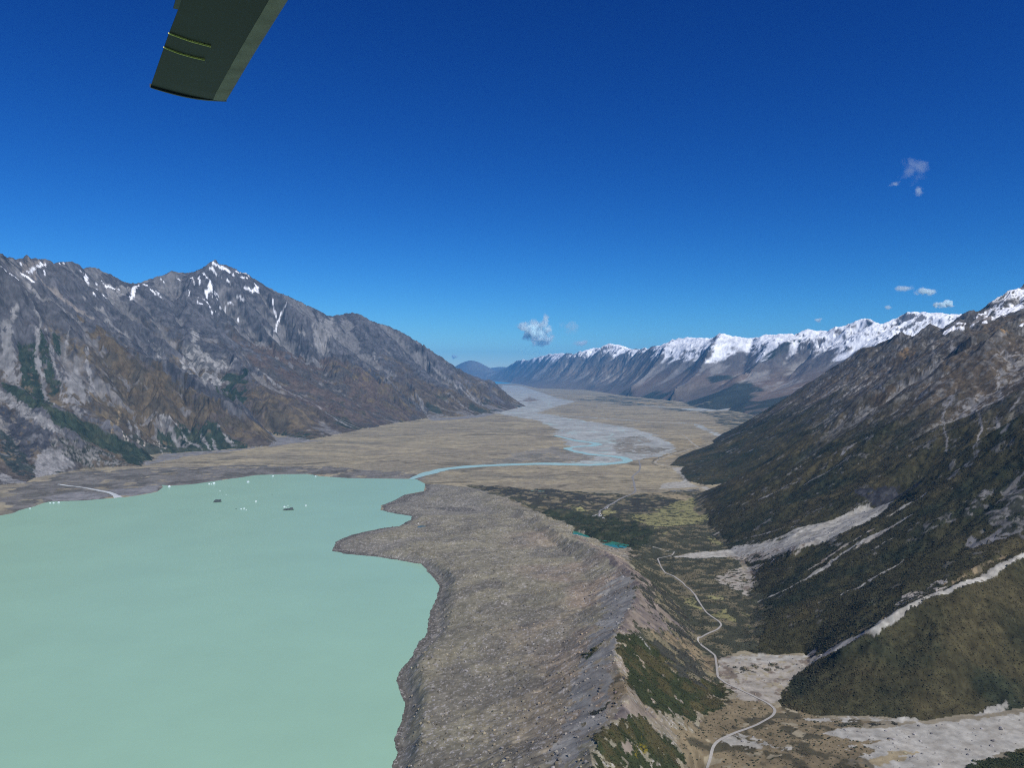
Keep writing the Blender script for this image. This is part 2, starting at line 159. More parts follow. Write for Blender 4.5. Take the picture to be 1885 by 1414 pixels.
 'ponds': [{'z': 13.0, 'c': 'green', 'p': [(252.9, 2222.4), (281.6, 2201.1), (328.5, 2152.9), (318.5, 2106.8), (282.4, 2081.3), (264.4, 2113.2), (244.3, 2146.2)]},
           {'z': 13.0, 'c': 'green', 'p': [(187.4, 2343.4), (199.3, 2327.5), (223.5, 2273.8), (229.4, 2222.4), (198.4, 2208.1), (178.1, 2266.3)]},
           {'z': 11.0, 'c': 'green', 'p': [(76.4, 2552.7), (111.6, 2534.0), (151.0, 2506.5), (147.1, 2470.7), (100.1, 2470.7), (75.0, 2506.5)]},
           {'z': 6.0, 'c': 'blue', 'p': [(-298.7, 2443.6), (-290.4, 2460.8), (-275.8, 2454.7), (-272.2, 2422.4), (-289.5, 2409.9)]}],
 'paint': [('dkmoraine', 'P', [(-2077, 3131), (-2166, 3742), (-1903, 3962), (-1466, 4064), (-952, 3950), (-505, 3726), (-444, 3551), (-603, 3535), (-1123, 3605), (-1486, 3285), (-1567, 2997), (-1757, 2646)], 0, 40, 0.1),
           ('gravelflat', 'P', [(-179, 4064), (24, 4631), (267, 5105), (394, 4772), (488, 4494), (404, 4175), (170, 4207)], 0, 30, 0.15),
           ('river', 'P',
            [(-215, 9122), (32, 8400), (263, 7712), (346, 6891), (408, 6637), (336, 6167), (321, 5976), (373, 5739), (363, 5300), (401, 5113), (342, 4939), (379, 4743), (490, 4507), (452, 4355), (320, 4226), (169, 4169),
             (175, 4107), (413, 4064), (510, 4107), (649, 4283), (728, 4355), (924, 4569), (1024, 4765), (1068, 5105), (1110, 5586), (1093, 6279), (1014, 6953), (834, 7394), (648, 7982), (453, 8656), (308, 9219),
             (690, 11103), (1055, 12670), (819, 14479), (637, 18685), (295, 25412), (-336, 27350), (-213, 11004), (-58, 10987), (181, 10987), (-52, 9922)],
            0, 35, 0),
           ('brownflat', 'P', [(-27, 11037), (338, 14809), (448, 13154), (280, 12258), (143, 13154)], 0, 30, 0.2), ('gravelflat', 'P', [(686, 5494), (925, 5913), (996, 5503), (877, 5253), (730, 5253)], 0, 20, 0.3),
           ('gravelflat', 'P', [(643, 5067), (803, 5253), (1002, 4954), (990, 4729), (830, 4582), (644, 4638)], 0, 20, 0.2), ('gravelflat', 'P', [(649, 5113), (694, 5260), (797, 5213), (764, 5113)], 0, 12, 0.5),
           ('gravelflat', 'P', [(933, 6021), (988, 6121), (1011, 5586), (926, 5544)], 0, 12, 0.6), ('river', 'L', [(346, 8866), (921, 8164), (1367, 7551), (1723, 7284), (1485, 4722)], 55, 25, 0),
           ('river', 'L', [(1357, 12258), (1881, 11271), (2267, 10163), (2760, 9759)], 90, 40, 0.1), ('river', 'P', [(2062, 9862), (2569, 10519), (2957, 10456), (2680, 9715), (2344, 9600)], 0, 60, 0),
           ('darkflat', 'P', [(1289, 11649), (1976, 10921), (2309, 9457), (1634, 5082), (2690, 8552), (2686, 9614), (2071, 9585), (1909, 11441)], 0, 60, 0.35),
           ('darkflat', 'P', [(1106, 13393), (1967, 15772), (2645, 12240), (2797, 10270), (2039, 11271), (1357, 12258)], 0, 90, 0.45),
           ('strawflat', 'P', [(1974, 12919), (2513, 11632), (2283, 10921), (1922, 12022)], 0, 60, 0.3),
           ('strawflat', 'P', [(728, 4355), (941, 4576), (1095, 5097), (1111, 5494), (1411, 5773), (1351, 5372), (1047, 4659), (815, 4251)], 0, 25, 0.2),
           ('pale', 'P',
            [(616, 3245), (666, 3410), (738, 3477), (755, 3456), (783, 3524), (800, 3637), (811, 3810), (823, 3986), (896, 4010), (838, 3862), (788, 3503), (798, 3369), (835, 3015), (837, 3324), (704, 3285)], 0, 6, 0),
           ('pale', 'L', [(831, 3968), (802, 4076), (776, 4201), (815, 4328), (925, 4541), (1085, 4829), (1221, 5067), (1247, 5332), (1305, 5773), (1333, 6066)], 9, 4, 0),
           ('darkline', 'L', [(805, 3897), (769, 4010), (756, 4175), (812, 4381), (931, 4603), (1100, 4924)], 9, 4, 0.2), ('grayflat', 'P', [(611, 3187), (787, 3265), (737, 3056), (659, 3145)], 0, 12, 0.2),
           ('scrubmix', 'P',
            [(-201, 3374), (-6, 3280), (220, 3207), (411, 3117), (484, 3089), (642, 3173), (780, 3187), (641, 2545), (597, 2129), (529, 1640), (430, 1329), (351, 1282), (290, 1149), (193, 1151), (331, 2161), (195, 2358),
             (-26, 2957)],
            0, 14, 0),
           ('strawmix', 'P', [(218, 1000), (305, 1112), (370, 1096), (417, 1057), (495, 1032), (438, 1003), (425, 912), (383, 821), (177, 810)], 0, 10, 0.1),
           ('scrub', 'P', [(-190, 3359), (132, 3265), (219, 3192), (363, 3079), (392, 2966), (316, 2760), (227, 2748), (217, 2619), (110, 2715), (-27, 3075)], 0, 30, 0.2),
           ('scrub', 'P', [(376, 2844), (466, 3043), (564, 3112), (637, 2944), (527, 2748), (387, 2646), (340, 2723)], 0, 25, 0.25),
           ('scrubgreen', 'P', [(107, 2654), (225, 2719), (308, 2611), (390, 2433), (420, 2312), (368, 2110), (302, 2063), (194, 2347)], 0, 14, 0),
           ('yellow', 'P', [(389, 2561), (479, 2650), (525, 2735), (617, 2904), (705, 3011), (650, 2743), (643, 2545), (576, 2459), (456, 2376), (411, 2426), (391, 2507)], 0, 16, 0.15),
           ('yellow', 'P', [(314, 2690), (348, 2735), (368, 2662), (318, 2599)], 0, 8, 0.1), ('yellow', 'P', [(217, 2760), (259, 2731), (286, 2682), (221, 2699)], 0, 10, 0.2),
           ('strawflat', 'P', [(297, 3066), (419, 3075), (388, 3020), (326, 3038)], 0, 8, 0.1), ('strawflat', 'P', [(508, 3173), (656, 3131), (721, 3043), (662, 2944), (559, 3084)], 0, 12, 0.2),
           ('yellow', 'P', [(440, 2354), (450, 2333), (457, 2254), (444, 2254)], 0, 8, 0.3), ('yellow', 'P', [(361, 1647), (386, 1635), (382, 1547), (364, 1580)], 0, 5, 0.2),
           ('yellow', 'P', [(394, 1515), (415, 1538), (436, 1563), (426, 1506), (428, 1474), (403, 1488)], 0, 4, 0.05), ('yellow', 'P', [(421, 1650), (451, 1650), (445, 1616), (417, 1625)], 0, 4, 0.1),
           ('yellow', 'P', [(457, 1533), (464, 1510), (459, 1499)], 0, 3, 0.1), ('yellow', 'P', [(443, 1450), (448, 1416), (439, 1420)], 0, 3, 0.2),
           ('yellow', 'P', [(572, 2271), (589, 2227), (592, 2139), (566, 2155)], 0, 6, 0.4), ('pale', 'L', [(362, 2142), (392, 2116), (434, 2069)], 2.5, 2, 0.3),
           ('graywall', 'P', [(236, 1515), (212, 1319), (164, 1167), (145, 1074), (121, 961), (103, 866), (65, 776), (33, 808), (74, 967), (110, 1134), (145, 1302), (180, 1526), (218, 1568)], 0, 10, 0.15),
           ('pinkrock', 'P', [(178, 2148), (238, 1800), (295, 1623), (268, 1395), (321, 1388), (237, 1233), (163, 1167), (209, 1316), (238, 1494)], 0, 9, 0.1),
           ('scrub', 'P', [(247, 1538), (334, 1645), (336, 1388), (323, 1316), (272, 1294), (233, 1310)], 0, 8, 0.45),
           ('tanslope', 'P', [(221, 1217), (295, 1317), (341, 1277), (323, 1210), (277, 1195), (250, 1210)], 0, 7, 0.2),
           ('bushgreen', 'P', [(161, 1155), (197, 1177), (214, 1176), (244, 1200), (261, 1165), (322, 1176), (317, 1112), (267, 1055), (189, 982), (162, 973), (151, 979), (151, 1041), (144, 1086)], 0, 7, 0.02),
           ('scrub', 'P', [(221, 1193), (279, 1244), (310, 1195), (279, 1136), (235, 1136)], 0, 7, 0.25),
           ('bushgreen', 'P', [(98, 839), (136, 883), (182, 941), (209, 943), (208, 912), (177, 810), (70, 690), (83, 785)], 0, 7, 0.03), ('goldbush', 'P', [(134, 850), (149, 871), (151, 859), (134, 833)], 0, 5, 0.1),
           ('pinkrock', 'P', [(118, 833), (133, 850), (130, 834), (120, 824)], 0, 3, 0.1), ('bushgreen', 'P', [(101, 1134), (130, 1131), (126, 1117), (105, 1096)], 0, 4, 0.15),
           ('tanslope', 'P', [(130, 989), (148, 1003), (141, 932), (126, 919), (121, 961)], 0, 4, 0.1), ('pinkrock', 'P', [(139, 918), (182, 976), (166, 930), (114, 858)], 0, 4, 0),
           ('scrub', 'L', [(120, 926), (86, 887), (57, 829)], 10, 10, 0.5), ('graywall', 'L', [(197, 1177), (213, 1149)], 4, 3, 0.1),
           ('pale', 'P',
            [(419, 2020), (505, 2063), (601, 2091), (679, 1996), (728, 1990), (794, 1966), (843, 1969), (884, 1972), (910, 1966), (923, 1866), (869, 1844), (752, 1734), (689, 1755), (644, 1760), (629, 1952), (580, 2020),
             (484, 1993)],
            0, 5, 0),
           ('palepink', 'P', [(571, 2039), (661, 1923), (691, 1760), (643, 1755), (610, 1891), (577, 1961)], 0, 5, 0.35),
           ('scrubmix', 'P', [(565, 2123), (695, 1981), (746, 1969), (699, 1955), (650, 2017), (589, 2104)], 0, 3, 0.6),
           ('palepink', 'P', [(470, 1794), (523, 1866), (574, 1903), (599, 1857), (568, 1800), (527, 1687), (502, 1645), (490, 1705)], 0, 5, 0.35), ('palepink', 'L', [(480, 1757), (583, 1888), (624, 1778)], 16, 7, 0.5),
           ('pale', 'L', [(840, 1635), (771, 1642), (709, 1642), (651, 1592), (603, 1589)], 15, 3, 0), ('pale', 'L', [(603, 1589), (554, 1577), (509, 1599)], 5, 2, 0.15),
           ('palepink', 'L', [(804, 1635), (758, 1635), (725, 1625)], 16, 5, 0.35), ('palepink', 'L', [(782, 1670), (742, 1667), (674, 1657), (623, 1633)], 7, 3, 0.15),
           ('pale', 'L', [(901, 1687), (850, 1687), (824, 1690)], 8, 3, 0.1), ('pale', 'L', [(750, 1477), (705, 1455), (668, 1439), (608, 1420)], 8, 3, 0.1), ('pale', 'L', [(778, 1577), (733, 1570)], 4, 2, 0.1),
           ('pale', 'L', [(865, 1302), (812, 1277), (734, 1241), (685, 1220), (655, 1215)], 13, 2, 0),
           ('pale', 'L', [(655, 1215), (621, 1204), (587, 1188), (553, 1176), (529, 1190), (504, 1220), (479, 1250)], 12, 2.5, 0.0),
           ('pale', 'L', [(606, 1197), (554, 1177), (535, 1202), (506, 1226), (479, 1248), (419, 1217)], 17, 2, 0.0), ('tanslope', 'L', [(853, 1319), (773, 1279), (704, 1252)], 12, 6, 0.4),
           ('tanslope', 'L', [(591, 1200), (559, 1204), (522, 1237), (500, 1269)], 8, 4, 0.35),
           ('palerock', 'P', [(604, 1222), (637, 1267), (670, 1280), (674, 1261), (698, 1279), (714, 1273), (696, 1230), (660, 1219), (625, 1217)], 0, 5, 0.45),
           ('palepink', 'P', [(501, 1271), (416, 1296), (348, 1286), (327, 1215), (323, 1177), (334, 1117), (369, 1107), (385, 1115), (409, 1155), (441, 1202), (489, 1243)], 0, 5, 0.12),
           ('pale', 'P', [(501, 1271), (416, 1296), (348, 1286), (346, 1263), (424, 1256), (481, 1267)], 0, 6, 0.15), ('scrub', 'P', [(351, 1248), (441, 1254), (442, 1231), (339, 1206)], 0, 3, 0.62),
           ('scree', 'P', [(833, 1414), (844, 1429), (853, 1431), (853, 1407), (879, 1409), (905, 1416), (902, 1403), (874, 1395), (885, 1372), (859, 1382), (833, 1391)], 0, 3, 0.05),
           ('rock', 'P', [(931, 1492), (994, 1556), (1026, 1547), (900, 1356), (893, 1378), (909, 1437)], 0, 18, 0.3), ('rock', 'P', [(955, 1713), (1011, 1716), (1030, 1716), (1004, 1672), (964, 1675)], 0, 12, 0.3),
           ('shadedcliff', 'P', [(913, 2054), (955, 2002), (991, 1984), (948, 1776), (928, 1773), (940, 1866), (920, 1866), (910, 1966), (910, 2011)], 0, 6, 0.05),
           ('rock', 'P', [(859, 1528), (923, 1547), (962, 1566), (942, 1533), (879, 1508)], 0, 14, 0.4),
           ('pale', 'P',
            [(688, 1032), (620, 1024), (542, 1018), (497, 1013), (444, 1016), (397, 1006), (430, 985), (407, 961), (432, 929), (434, 877), (469, 873), (544, 905), (585, 930), (629, 943), (720, 961), (789, 1055)], 0, 5,
            0.0),
           ('strawmix', 'P', [(381, 1003), (428, 979), (476, 977), (444, 969), (442, 950), (407, 932), (375, 887), (340, 892)], 0, 6, 0.2),
           ('strawflat', 'P', [(432, 929), (468, 947), (499, 943), (469, 923), (432, 914)], 0, 4, 0.1), ('pale', 'L', [(404, 1047), (461, 1044), (511, 1036), (541, 1029)], 12, 4, 0.25),
           ('scrub', 'L', [(434, 1026), (476, 1022), (509, 1024)], 9, 3, 0.1), ('pale', 'L', [(286, 1003), (307, 992), (330, 976), (368, 966)], 14, 8, 0.4),
           ('pale', 'P', [(258, 994), (289, 1003), (316, 975), (346, 964), (301, 972)], 0, 6, 0.4), ('bushgreen', 'P', [(641, 946), (578, 919), (532, 897), (462, 860), (370, 736), (615, 689), (829, 932)], 0, 7, 0),
           ('pale', 'L', [(688, 1054), (656, 1044), (625, 1033)], 9, 3, 0.1), ('scree', 'P', [(1397, 2430), (1334, 2333), (1310, 2312), (1276, 2288), (1306, 2337), (1350, 2379)], 0, 6, 0.3),
           ('scree', 'L', [(1362, 2312), (1315, 2298)], 6, 2, 0.1), ('scree', 'L', [(1363, 2309), (1354, 2257)], 12, 3, 0.1),
           ('scree', 'L', [(1354, 2257), (1246, 2057), (1216, 1999), (1184, 1963), (1033, 1728)], 5, 2, 0.05), ('scree', 'L', [(1359, 2261), (1386, 2271)], 8, 2, 0.2),
           ('scree', 'L', [(1276, 2288), (1212, 2168), (1158, 2057), (1128, 2005)], 5, 3, 0.3), ('scree', 'L', [(1543, 2441), (1453, 2312), (1308, 2063)], 10, 4, 0.2),
           ('scree', 'L', [(1362, 2057), (1319, 2026), (1289, 2008)], 8, 3, 0.2), ('scree', 'L', [(1628, 2557), (1585, 2426), (1512, 2347)], 6, 2, 0.1),
           ('scree', 'L', [(1628, 2557), (1562, 2507), (1525, 2496)], 6, 2, 0.1), ('scree', 'L', [(1272, 2029), (1096, 1710), (1081, 1708)], 9, 3, 0.1), ('scree', 'L', [(1322, 2530), (1350, 2504)], 26, 6, 0.25),
           ('scree', 'L', [(1076, 2422), (1024, 2401)], 12, 4, 0.1), ('scree', 'L', [(1021, 2344), (982, 2344), (892, 2358)], 7, 2, 0.05), ('scree', 'L', [(891, 2390), (771, 2419)], 6, 2, 0.15),
           ('scree', 'L', [(762, 2011), (674, 2091), (589, 2155)], 5, 3, 0.4), ('palepink', 'P', [(582, 2271), (628, 2298), (611, 2268)], 0, 3, 0.1), ('scree', 'L', [(2052, 3771), (1483, 2707)], 12, 4, 0.2),
           ('scree', 'L', [(1978, 3482), (1593, 2777)], 24, 6, 0.2), ('scree', 'L', [(2147, 4652), (1991, 4427)], 28, 7, 0.2), ('scree', 'L', [(1841, 4400), (1748, 4355)], 22, 5, 0.1),
           ('scree', 'L', [(1700, 3572), (1327, 2756)], 12, 3, 0.1), ('scree', 'L', [(1608, 4258), (1650, 4251)], 14, 4, 0.1), ('scree', 'L', [(1451, 3456), (1161, 2806)], 18, 5, 0.1),
           ('scree', 'L', [(1333, 4932), (1388, 4844), (1421, 4673)], 13, 3, 0.1), ('scree', 'L', [(1164, 4194), (1208, 4194)], 10, 3, 0.1), ('scree', 'L', [(1123, 3692), (1151, 3698)], 14, 4, 0.2),
           ('scree', 'L', [(3550, 11170), (3317, 10791)], 12, 4, 0.2), ('orange', 'P', [(2024, 4064), (2076, 4076), (1999, 3810), (1969, 3793), (2026, 4022)], 0, 20, 0.2),
           ('orange', 'P', [(1661, 2639), (2136, 3231), (2104, 3183), (1677, 2635)], 0, 15, 0.2), ('snow', 'L', [(2060, 3183), (2110, 3192)], 10, 4, 0.1),
           ('rock', 'P', [(1492, 3676), (1624, 3805), (1181, 2789), (1117, 2752), (1105, 2793)], 0, 20, 0.3),
           ('forest', 'P',
            [(-2844, 4296), (-2644, 4175), (-2418, 4095), (-2284, 4207), (-2191, 4220), (-2068, 4277), (-2038, 4407), (-1946, 4040), (-1982, 4028), (-2084, 4107), (-2166, 4076), (-2236, 4028), (-2369, 4010),
             (-2557, 4083), (-2760, 4169)],
            0, 14, 0),
           ('scree', 'P', [(-2752, 4157), (-2553, 4070), (-2357, 3980), (-2311, 3986), (-2357, 3932), (-2504, 3992), (-2712, 4095)], 0, 14, 0.05),
           ('scree', 'P', [(-2310, 3862), (-2189, 3897), (-2188, 3731), (-2205, 3583), (-2302, 3720), (-2315, 3793)], 0, 14, 0), ('scree', 'P', [(-2320, 3498), (-2251, 3467), (-2153, 3415), (-2209, 3329)], 0, 12, 0),
           ('rockdark', 'P', [(-2699, 4076), (-2489, 3968), (-2343, 3932), (-2314, 3868), (-2338, 3788), (-2316, 3709), (-2456, 3828), (-2578, 3891)], 0, 14, 0.1),
           ('forestblue', 'P', [(-2578, 3891), (-2489, 3845), (-2330, 3714), (-2211, 3556), (-2250, 3519), (-2394, 3610)], 0, 14, 0.15),
           ('rock', 'P', [(-2340, 3950), (-2235, 4010), (-2123, 4064), (-1991, 4028), (-2176, 3903), (-2306, 3868)], 0, 18, 0.25),
           ('forest', 'P', [(-3101, 4880), (-3036, 4924), (-2934, 4822), (-2905, 4757), (-2848, 4701), (-2450, 4119), (-2548, 4157), (-2644, 4175), (-2990, 4708)], 0, 18, 0.05),
           ('forest', 'P', [(-3058, 5014), (-3002, 5006), (-2875, 4844), (-2786, 4765), (-2770, 4652), (-2861, 4750), (-2967, 4873)], 0, 14, 0.15),
           ('forest', 'P', [(-3032, 5105), (-3007, 5136), (-2936, 5037), (-2938, 4991), (-2995, 5037)], 0, 12, 0.1),
           ('forest', 'P', [(-2227, 5090), (-2081, 5143), (-1910, 5074), (-1744, 5067), (-1687, 4991), (-2102, 4652), (-2241, 4991)], 0, 25, 0.15),
           ('forest', 'P', [(-2276, 4962), (-2234, 4976), (-2092, 4666), (-2125, 4673)], 0, 10, 0.05),
           ('forest', 'P', [(-2147, 5552), (-2526, 6718), (-2330, 6778), (-2235, 6568), (-2189, 6364), (-1905, 5364), (-2021, 5372)], 0, 35, 0.45),
           ('forest', 'P', [(-1791, 6030), (-1503, 5896), (-1411, 5860), (-1498, 5569), (-1736, 5913), (-1947, 6121), (-1909, 6139)], 0, 30, 0.5),
           ('tussock', 'P', [(-3322, 5976), (-2709, 5494), (-2342, 5445), (-1878, 5316), (-1632, 5245), (-1864, 5074), (-2201, 5113), (-2320, 5059), (-2218, 4910), (-2291, 4638), (-2519, 4765), (-2795, 5221)], 0, 45,
            0.2),
           ('tussock', 'P', [(-2209, 6657), (-1864, 6279), (-1428, 5931), (-1773, 5967), (-2054, 6186), (-2179, 6298)], 0, 60, 0.3),
           ('purplish', 'P', [(-2966, 7793), (-2550, 8213), (-2035, 8463), (-1381, 8350), (-912, 8238), (-1287, 6647), (-1768, 6578), (-2187, 7037), (-2675, 7585)], 0, 45, 0.2),
           ('rockdark', 'P',
            [(-3190, 6251), (-2922, 6480), (-2692, 6470), (-2162, 5511), (-1969, 5577), (-1890, 6075), (-1731, 5653), (-1880, 5324), (-2039, 5348), (-2169, 5364), (-2346, 5453), (-2468, 5470), (-2994, 6021)], 0, 25,
            0.05),
           ('rockdark', 'P', [(-2285, 8514), (-1802, 8489), (-1375, 8800), (-942, 8514), (-897, 8262), (-1383, 8362), (-2038, 8476), (-2554, 8225)], 0, 30, 0.35),
           ('scree', 'P', [(-3231, 4888), (-3189, 4939), (-3118, 4844), (-3014, 4736), (-2641, 4175), (-2998, 4638), (-3074, 4645)], 0, 16, 0.1),
           ('scree', 'L', [(-3247, 5190), (-3181, 5159), (-3102, 5097), (-3049, 4969), (-2945, 4808), (-2903, 4772), (-2845, 4701), (-2431, 4107)], 22, 10, 0.1),
           ('scree', 'L', [(-3057, 5082), (-2960, 4976), (-2863, 4851), (-2825, 4815), (-2769, 4765), (-2720, 4645)], 16, 8, 0.1), ('scree', 'L', [(-3237, 5059), (-3189, 4939)], 25, 14, 0.2),
           ('scree', 'P', [(-2864, 5059), (-2743, 4947), (-2343, 4201), (-2362, 4188), (-2651, 4638), (-2677, 4603), (-2750, 4743)], 0, 20, 0.25),
           ('scree', 'L', [(-2855, 5206), (-2784, 5074), (-2700, 4976), (-2598, 4743)], 22, 10, 0.25), ('scree', 'L', [(-3001, 5253), (-2925, 5067), (-2812, 4822)], 12, 8, 0.3),
           ('scree', 'L', [(-3449, 5332), (-3335, 5284), (-3219, 5268), (-3116, 5396), (-3071, 5511)], 30, 12, 0.1),
           ('pinkscree', 'L', [(-3632, 5887), (-3586, 5940), (-3445, 5967), (-3363, 6075), (-3302, 6103)], 46, 14, 0.05),
           ('pinkscree', 'P', [(-3659, 5782), (-3774, 6260), (-3642, 5958), (-3365, 5380), (-3374, 5348)], 0, 14, 0.05), ('scree', 'L', [(-3282, 6260), (-3188, 6298), (-3123, 6345)], 50, 16, 0.1),
           ('scree', 'L', [(-3443, 6260), (-3352, 6326), (-3258, 6298)], 34, 14, 0.2), ('scree', 'P', [(-3765, 7187), (-3716, 7495), (-3619, 7328), (-3611, 7080), (-3483, 6647)], 0, 20, 0.15),
           ('scree', 'L', [(-2655, 8400), (-2537, 8400)], 55, 20, 0.2), ('scree', 'P', [(-2365, 9485), (-2265, 9833), (-2182, 9556), (-2014, 8476), (-2106, 8514), (-2212, 8578)], 0, 25, 0.05),
           ('scree', 'L', [(-2455, 8695), (-2292, 8540), (-2189, 8489)], 28, 18, 0.3),
           ('lightrock', 'P', [(-3052, 7405), (-2919, 7241), (-2852, 7037), (-2656, 6912), (-2462, 6912), (-2540, 6768), (-2178, 5494), (-2718, 6403), (-2974, 6964), (-2917, 7016)], 0, 35, 0.15),
           ('lightrock', 'P', [(-3049, 6539), (-2961, 6578), (-2857, 6374), (-2907, 6326)], 0, 22, 0.4), ('scree', 'L', [(-2178, 5494), (-2559, 6657), (-2555, 6860)], 26, 8, 0),
           ('scree', 'L', [(-2601, 7450), (-2346, 7101), (-2238, 7058)], 12, 6, 0.1), ('scree', 'L', [(-2269, 7080), (-2184, 7027), (-2096, 6995)], 38, 10, 0.1),
           ('scree', 'L', [(-2096, 6995), (-1936, 6985), (-1715, 6922), (-1562, 6529)], 14, 5, 0), ('scree', 'L', [(-1590, 6568), (-1482, 6499), (-1344, 6490)], 34, 8, 0.05),
           ('scree', 'L', [(-1503, 6588), (-1399, 6578), (-1290, 6588)], 14, 5, 0), ('lightrock', 'L', [(-2285, 5044), (-2232, 5037), (-2196, 5067)], 50, 20, 0.2),
           ('scree', 'L', [(-2254, 5014), (-2189, 4984), (-2151, 4962), (-2005, 4779)], 30, 12, 0.05), ('scree', 'L', [(-2151, 5037), (-2002, 4888), (-1880, 4786)], 26, 10, 0.1),
           ('scree', 'L', [(-2022, 5014), (-1945, 4917), (-1898, 4866)], 16, 6, 0.1), ('scree', 'L', [(-1926, 4976), (-1854, 4858)], 18, 6, 0.1),
           ('lightrock', 'L', [(-1920, 5082), (-1884, 5052), (-1802, 4999)], 26, 14, 0.35), ('scree', 'L', [(-2395, 4837), (-2277, 4617)], 20, 8, 0.1), ('scree', 'L', [(-2447, 4999), (-2245, 4652)], 20, 10, 0.2),
           ('palerock', 'L', [(-2130, 4258), (-2226, 4638), (-2190, 4765), (-2105, 4673)], 46, 16, 0.3), ('tanslope', 'L', [(-2523, 4984), (-2191, 4226)], 14, 6, 0.1),
           ('scree', 'P', [(-2014, 4355), (-2096, 4638), (-1799, 4895), (-1643, 5052), (-1751, 4765), (-1884, 4521), (-1919, 4245), (-1937, 4004)], 0, 20, 0.05),
           ('scree', 'P', [(-1879, 6039), (-1745, 5764), (-1700, 5860), (-1459, 5569), (-1335, 5544), (-1509, 5332), (-1590, 5074), (-1664, 5421)], 0, 14, 0),
           ('scree', 'P', [(-893, 8225), (-653, 8262), (-473, 8565), (-262, 9000), (-117, 9528), (-308, 8350), (-574, 7970), (-800, 7712)], 0, 30, 0),
           ('scree', 'L', [(-1094, 8721), (-1011, 8591), (-923, 8387)], 22, 10, 0.05), ('scree', 'L', [(-781, 9150), (-615, 8973), (-410, 8773)], 22, 10, 0.1),
           ('scree', 'L', [(-1198, 10316), (-1015, 10147), (-859, 10072), (-517, 9877), (-205, 9246)], 30, 14, 0.1), ('scree', 'L', [(-737, 10041), (-543, 9981), (-352, 9730), (-180, 9302)], 24, 10, 0.1),
           ('scree', 'L', [(-1434, 9219), (-1389, 8400)], 20, 10, 0.1), ('lightrock', 'L', [(-1688, 9414), (-1582, 9177)], 26, 16, 0.3),
           ('scree', 'P', [(-1836, 3038), (-1824, 3149), (-1774, 3192), (-1601, 3084), (-1612, 3002), (-1757, 2962)], 0, 10, 0),
           ('scree', 'P', [(-1827, 3275), (-1694, 3240), (-1608, 3299), (-1538, 3385), (-1471, 3202), (-1521, 3075), (-1587, 3098), (-1669, 3192)], 0, 12, 0), ('snow', 'L', [(-3391, 5136), (-3377, 5174)], 9, 3, 0),
           ('snow', 'L', [(-3365, 5190), (-3327, 5237)], 10, 3, 0), ('snow', 'L', [(-3373, 5316), (-3340, 5340), (-3286, 5332)], 12, 5, 0), ('snow', 'L', [(-3609, 5764), (-3644, 5913), (-3765, 6260)], 18, 7, 0),
           ('snow', 'L', [(-3658, 5773), (-3645, 5764)], 14, 6, 0), ('snow', 'L', [(-3663, 6075), (-3619, 6003)], 11, 4, 0), ('snow', 'L', [(-3918, 6718), (-3933, 6860)], 10, 5, 0.4),
           ('snow', 'L', [(-3847, 7016), (-3805, 6922), (-3768, 6932)], 26, 10, 0), ('snow', 'L', [(-3871, 6953), (-3855, 6995)], 12, 5, 0.2),
           ('snow', 'L', [(-3816, 7208), (-3765, 7187), (-3707, 7230), (-3705, 7306)], 30, 12, 0), ('snow', 'L', [(-3760, 7187), (-3743, 7154)], 20, 8, 0), ('snow', 'L', [(-3787, 7058), (-3776, 7048)], 26, 8, 0.1),
           ('snow', 'L', [(-3754, 7006), (-3518, 6608)], 16, 8, 0), ('snow', 'L', [(-3500, 6617), (-3483, 6637)], 22, 8, 0), ('snow', 'L', [(-3463, 6412), (-3454, 6412)], 18, 8, 0),
           ('snow', 'L', [(-3721, 7735), (-3659, 7484), (-3518, 7144)], 34, 10, 0), ('snow', 'L', [(-3689, 7758), (-3646, 7735)], 28, 9, 0), ('snow', 'L', [(-3602, 7688), (-3506, 7665), (-3447, 7665)], 18, 6, 0),
           ('snow', 'L', [(-3538, 7700), (-3490, 7677)], 16, 8, 0.2), ('snow', 'L', [(-3721, 8188), (-3659, 8152)], 14, 5, 0), ('snow', 'L', [(-3580, 8287), (-3513, 8238)], 14, 6, 0),
           ('snow', 'L', [(-3419, 8262), (-3339, 8152)], 18, 8, 0.1), ('snow', 'L', [(-3393, 8400), (-3307, 8213)], 18, 8, 0.1), ('snow', 'L', [(-3288, 7863), (-3319, 8018)], 14, 6, 0.2),
           ('snow', 'L', [(-3365, 8463), (-3249, 8362), (-3208, 8225), (-3204, 8139)], 38, 16, 0.05), ('snow', 'L', [(-3340, 8552), (-3286, 8565), (-3220, 8565)], 26, 10, 0.1),
           ('snow', 'L', [(-3337, 8591), (-3290, 8656), (-3241, 8721), (-3141, 8747)], 44, 14, 0.05), ('snow', 'L', [(-3160, 8800), (-3118, 8946), (-3017, 8960)], 24, 10, 0.1),
           ('snow', 'P', [(-3036, 8708), (-3002, 8734), (-2946, 8747), (-2946, 8933), (-2910, 8919), (-2903, 8839), (-2933, 8708)], 0, 10, 0), ('snow', 'L', [(-3078, 8813), (-3033, 8933)], 30, 10, 0.1),
           ('snow', 'L', [(-3158, 8591), (-3105, 8578)], 14, 6, 0), ('snow', 'L', [(-2992, 8960), (-2924, 8906)], 18, 8, 0.2), ('snow', 'L', [(-3204, 7887), (-3150, 7875)], 16, 6, 0),
           ('snow', 'L', [(-3212, 7934), (-3156, 8030), (-3050, 7887)], 16, 7, 0.1), ('snow', 'L', [(-3026, 7911), (-3052, 8066)], 14, 6, 0), ('snow', 'L', [(-3098, 8425), (-3032, 8438)], 26, 10, 0.2),
           ('snow', 'L', [(-3029, 8514), (-2931, 8489)], 13, 5, 0.05), ('snow', 'L', [(-2717, 8800), (-2700, 8760), (-2657, 8721)], 18, 7, 0.05),
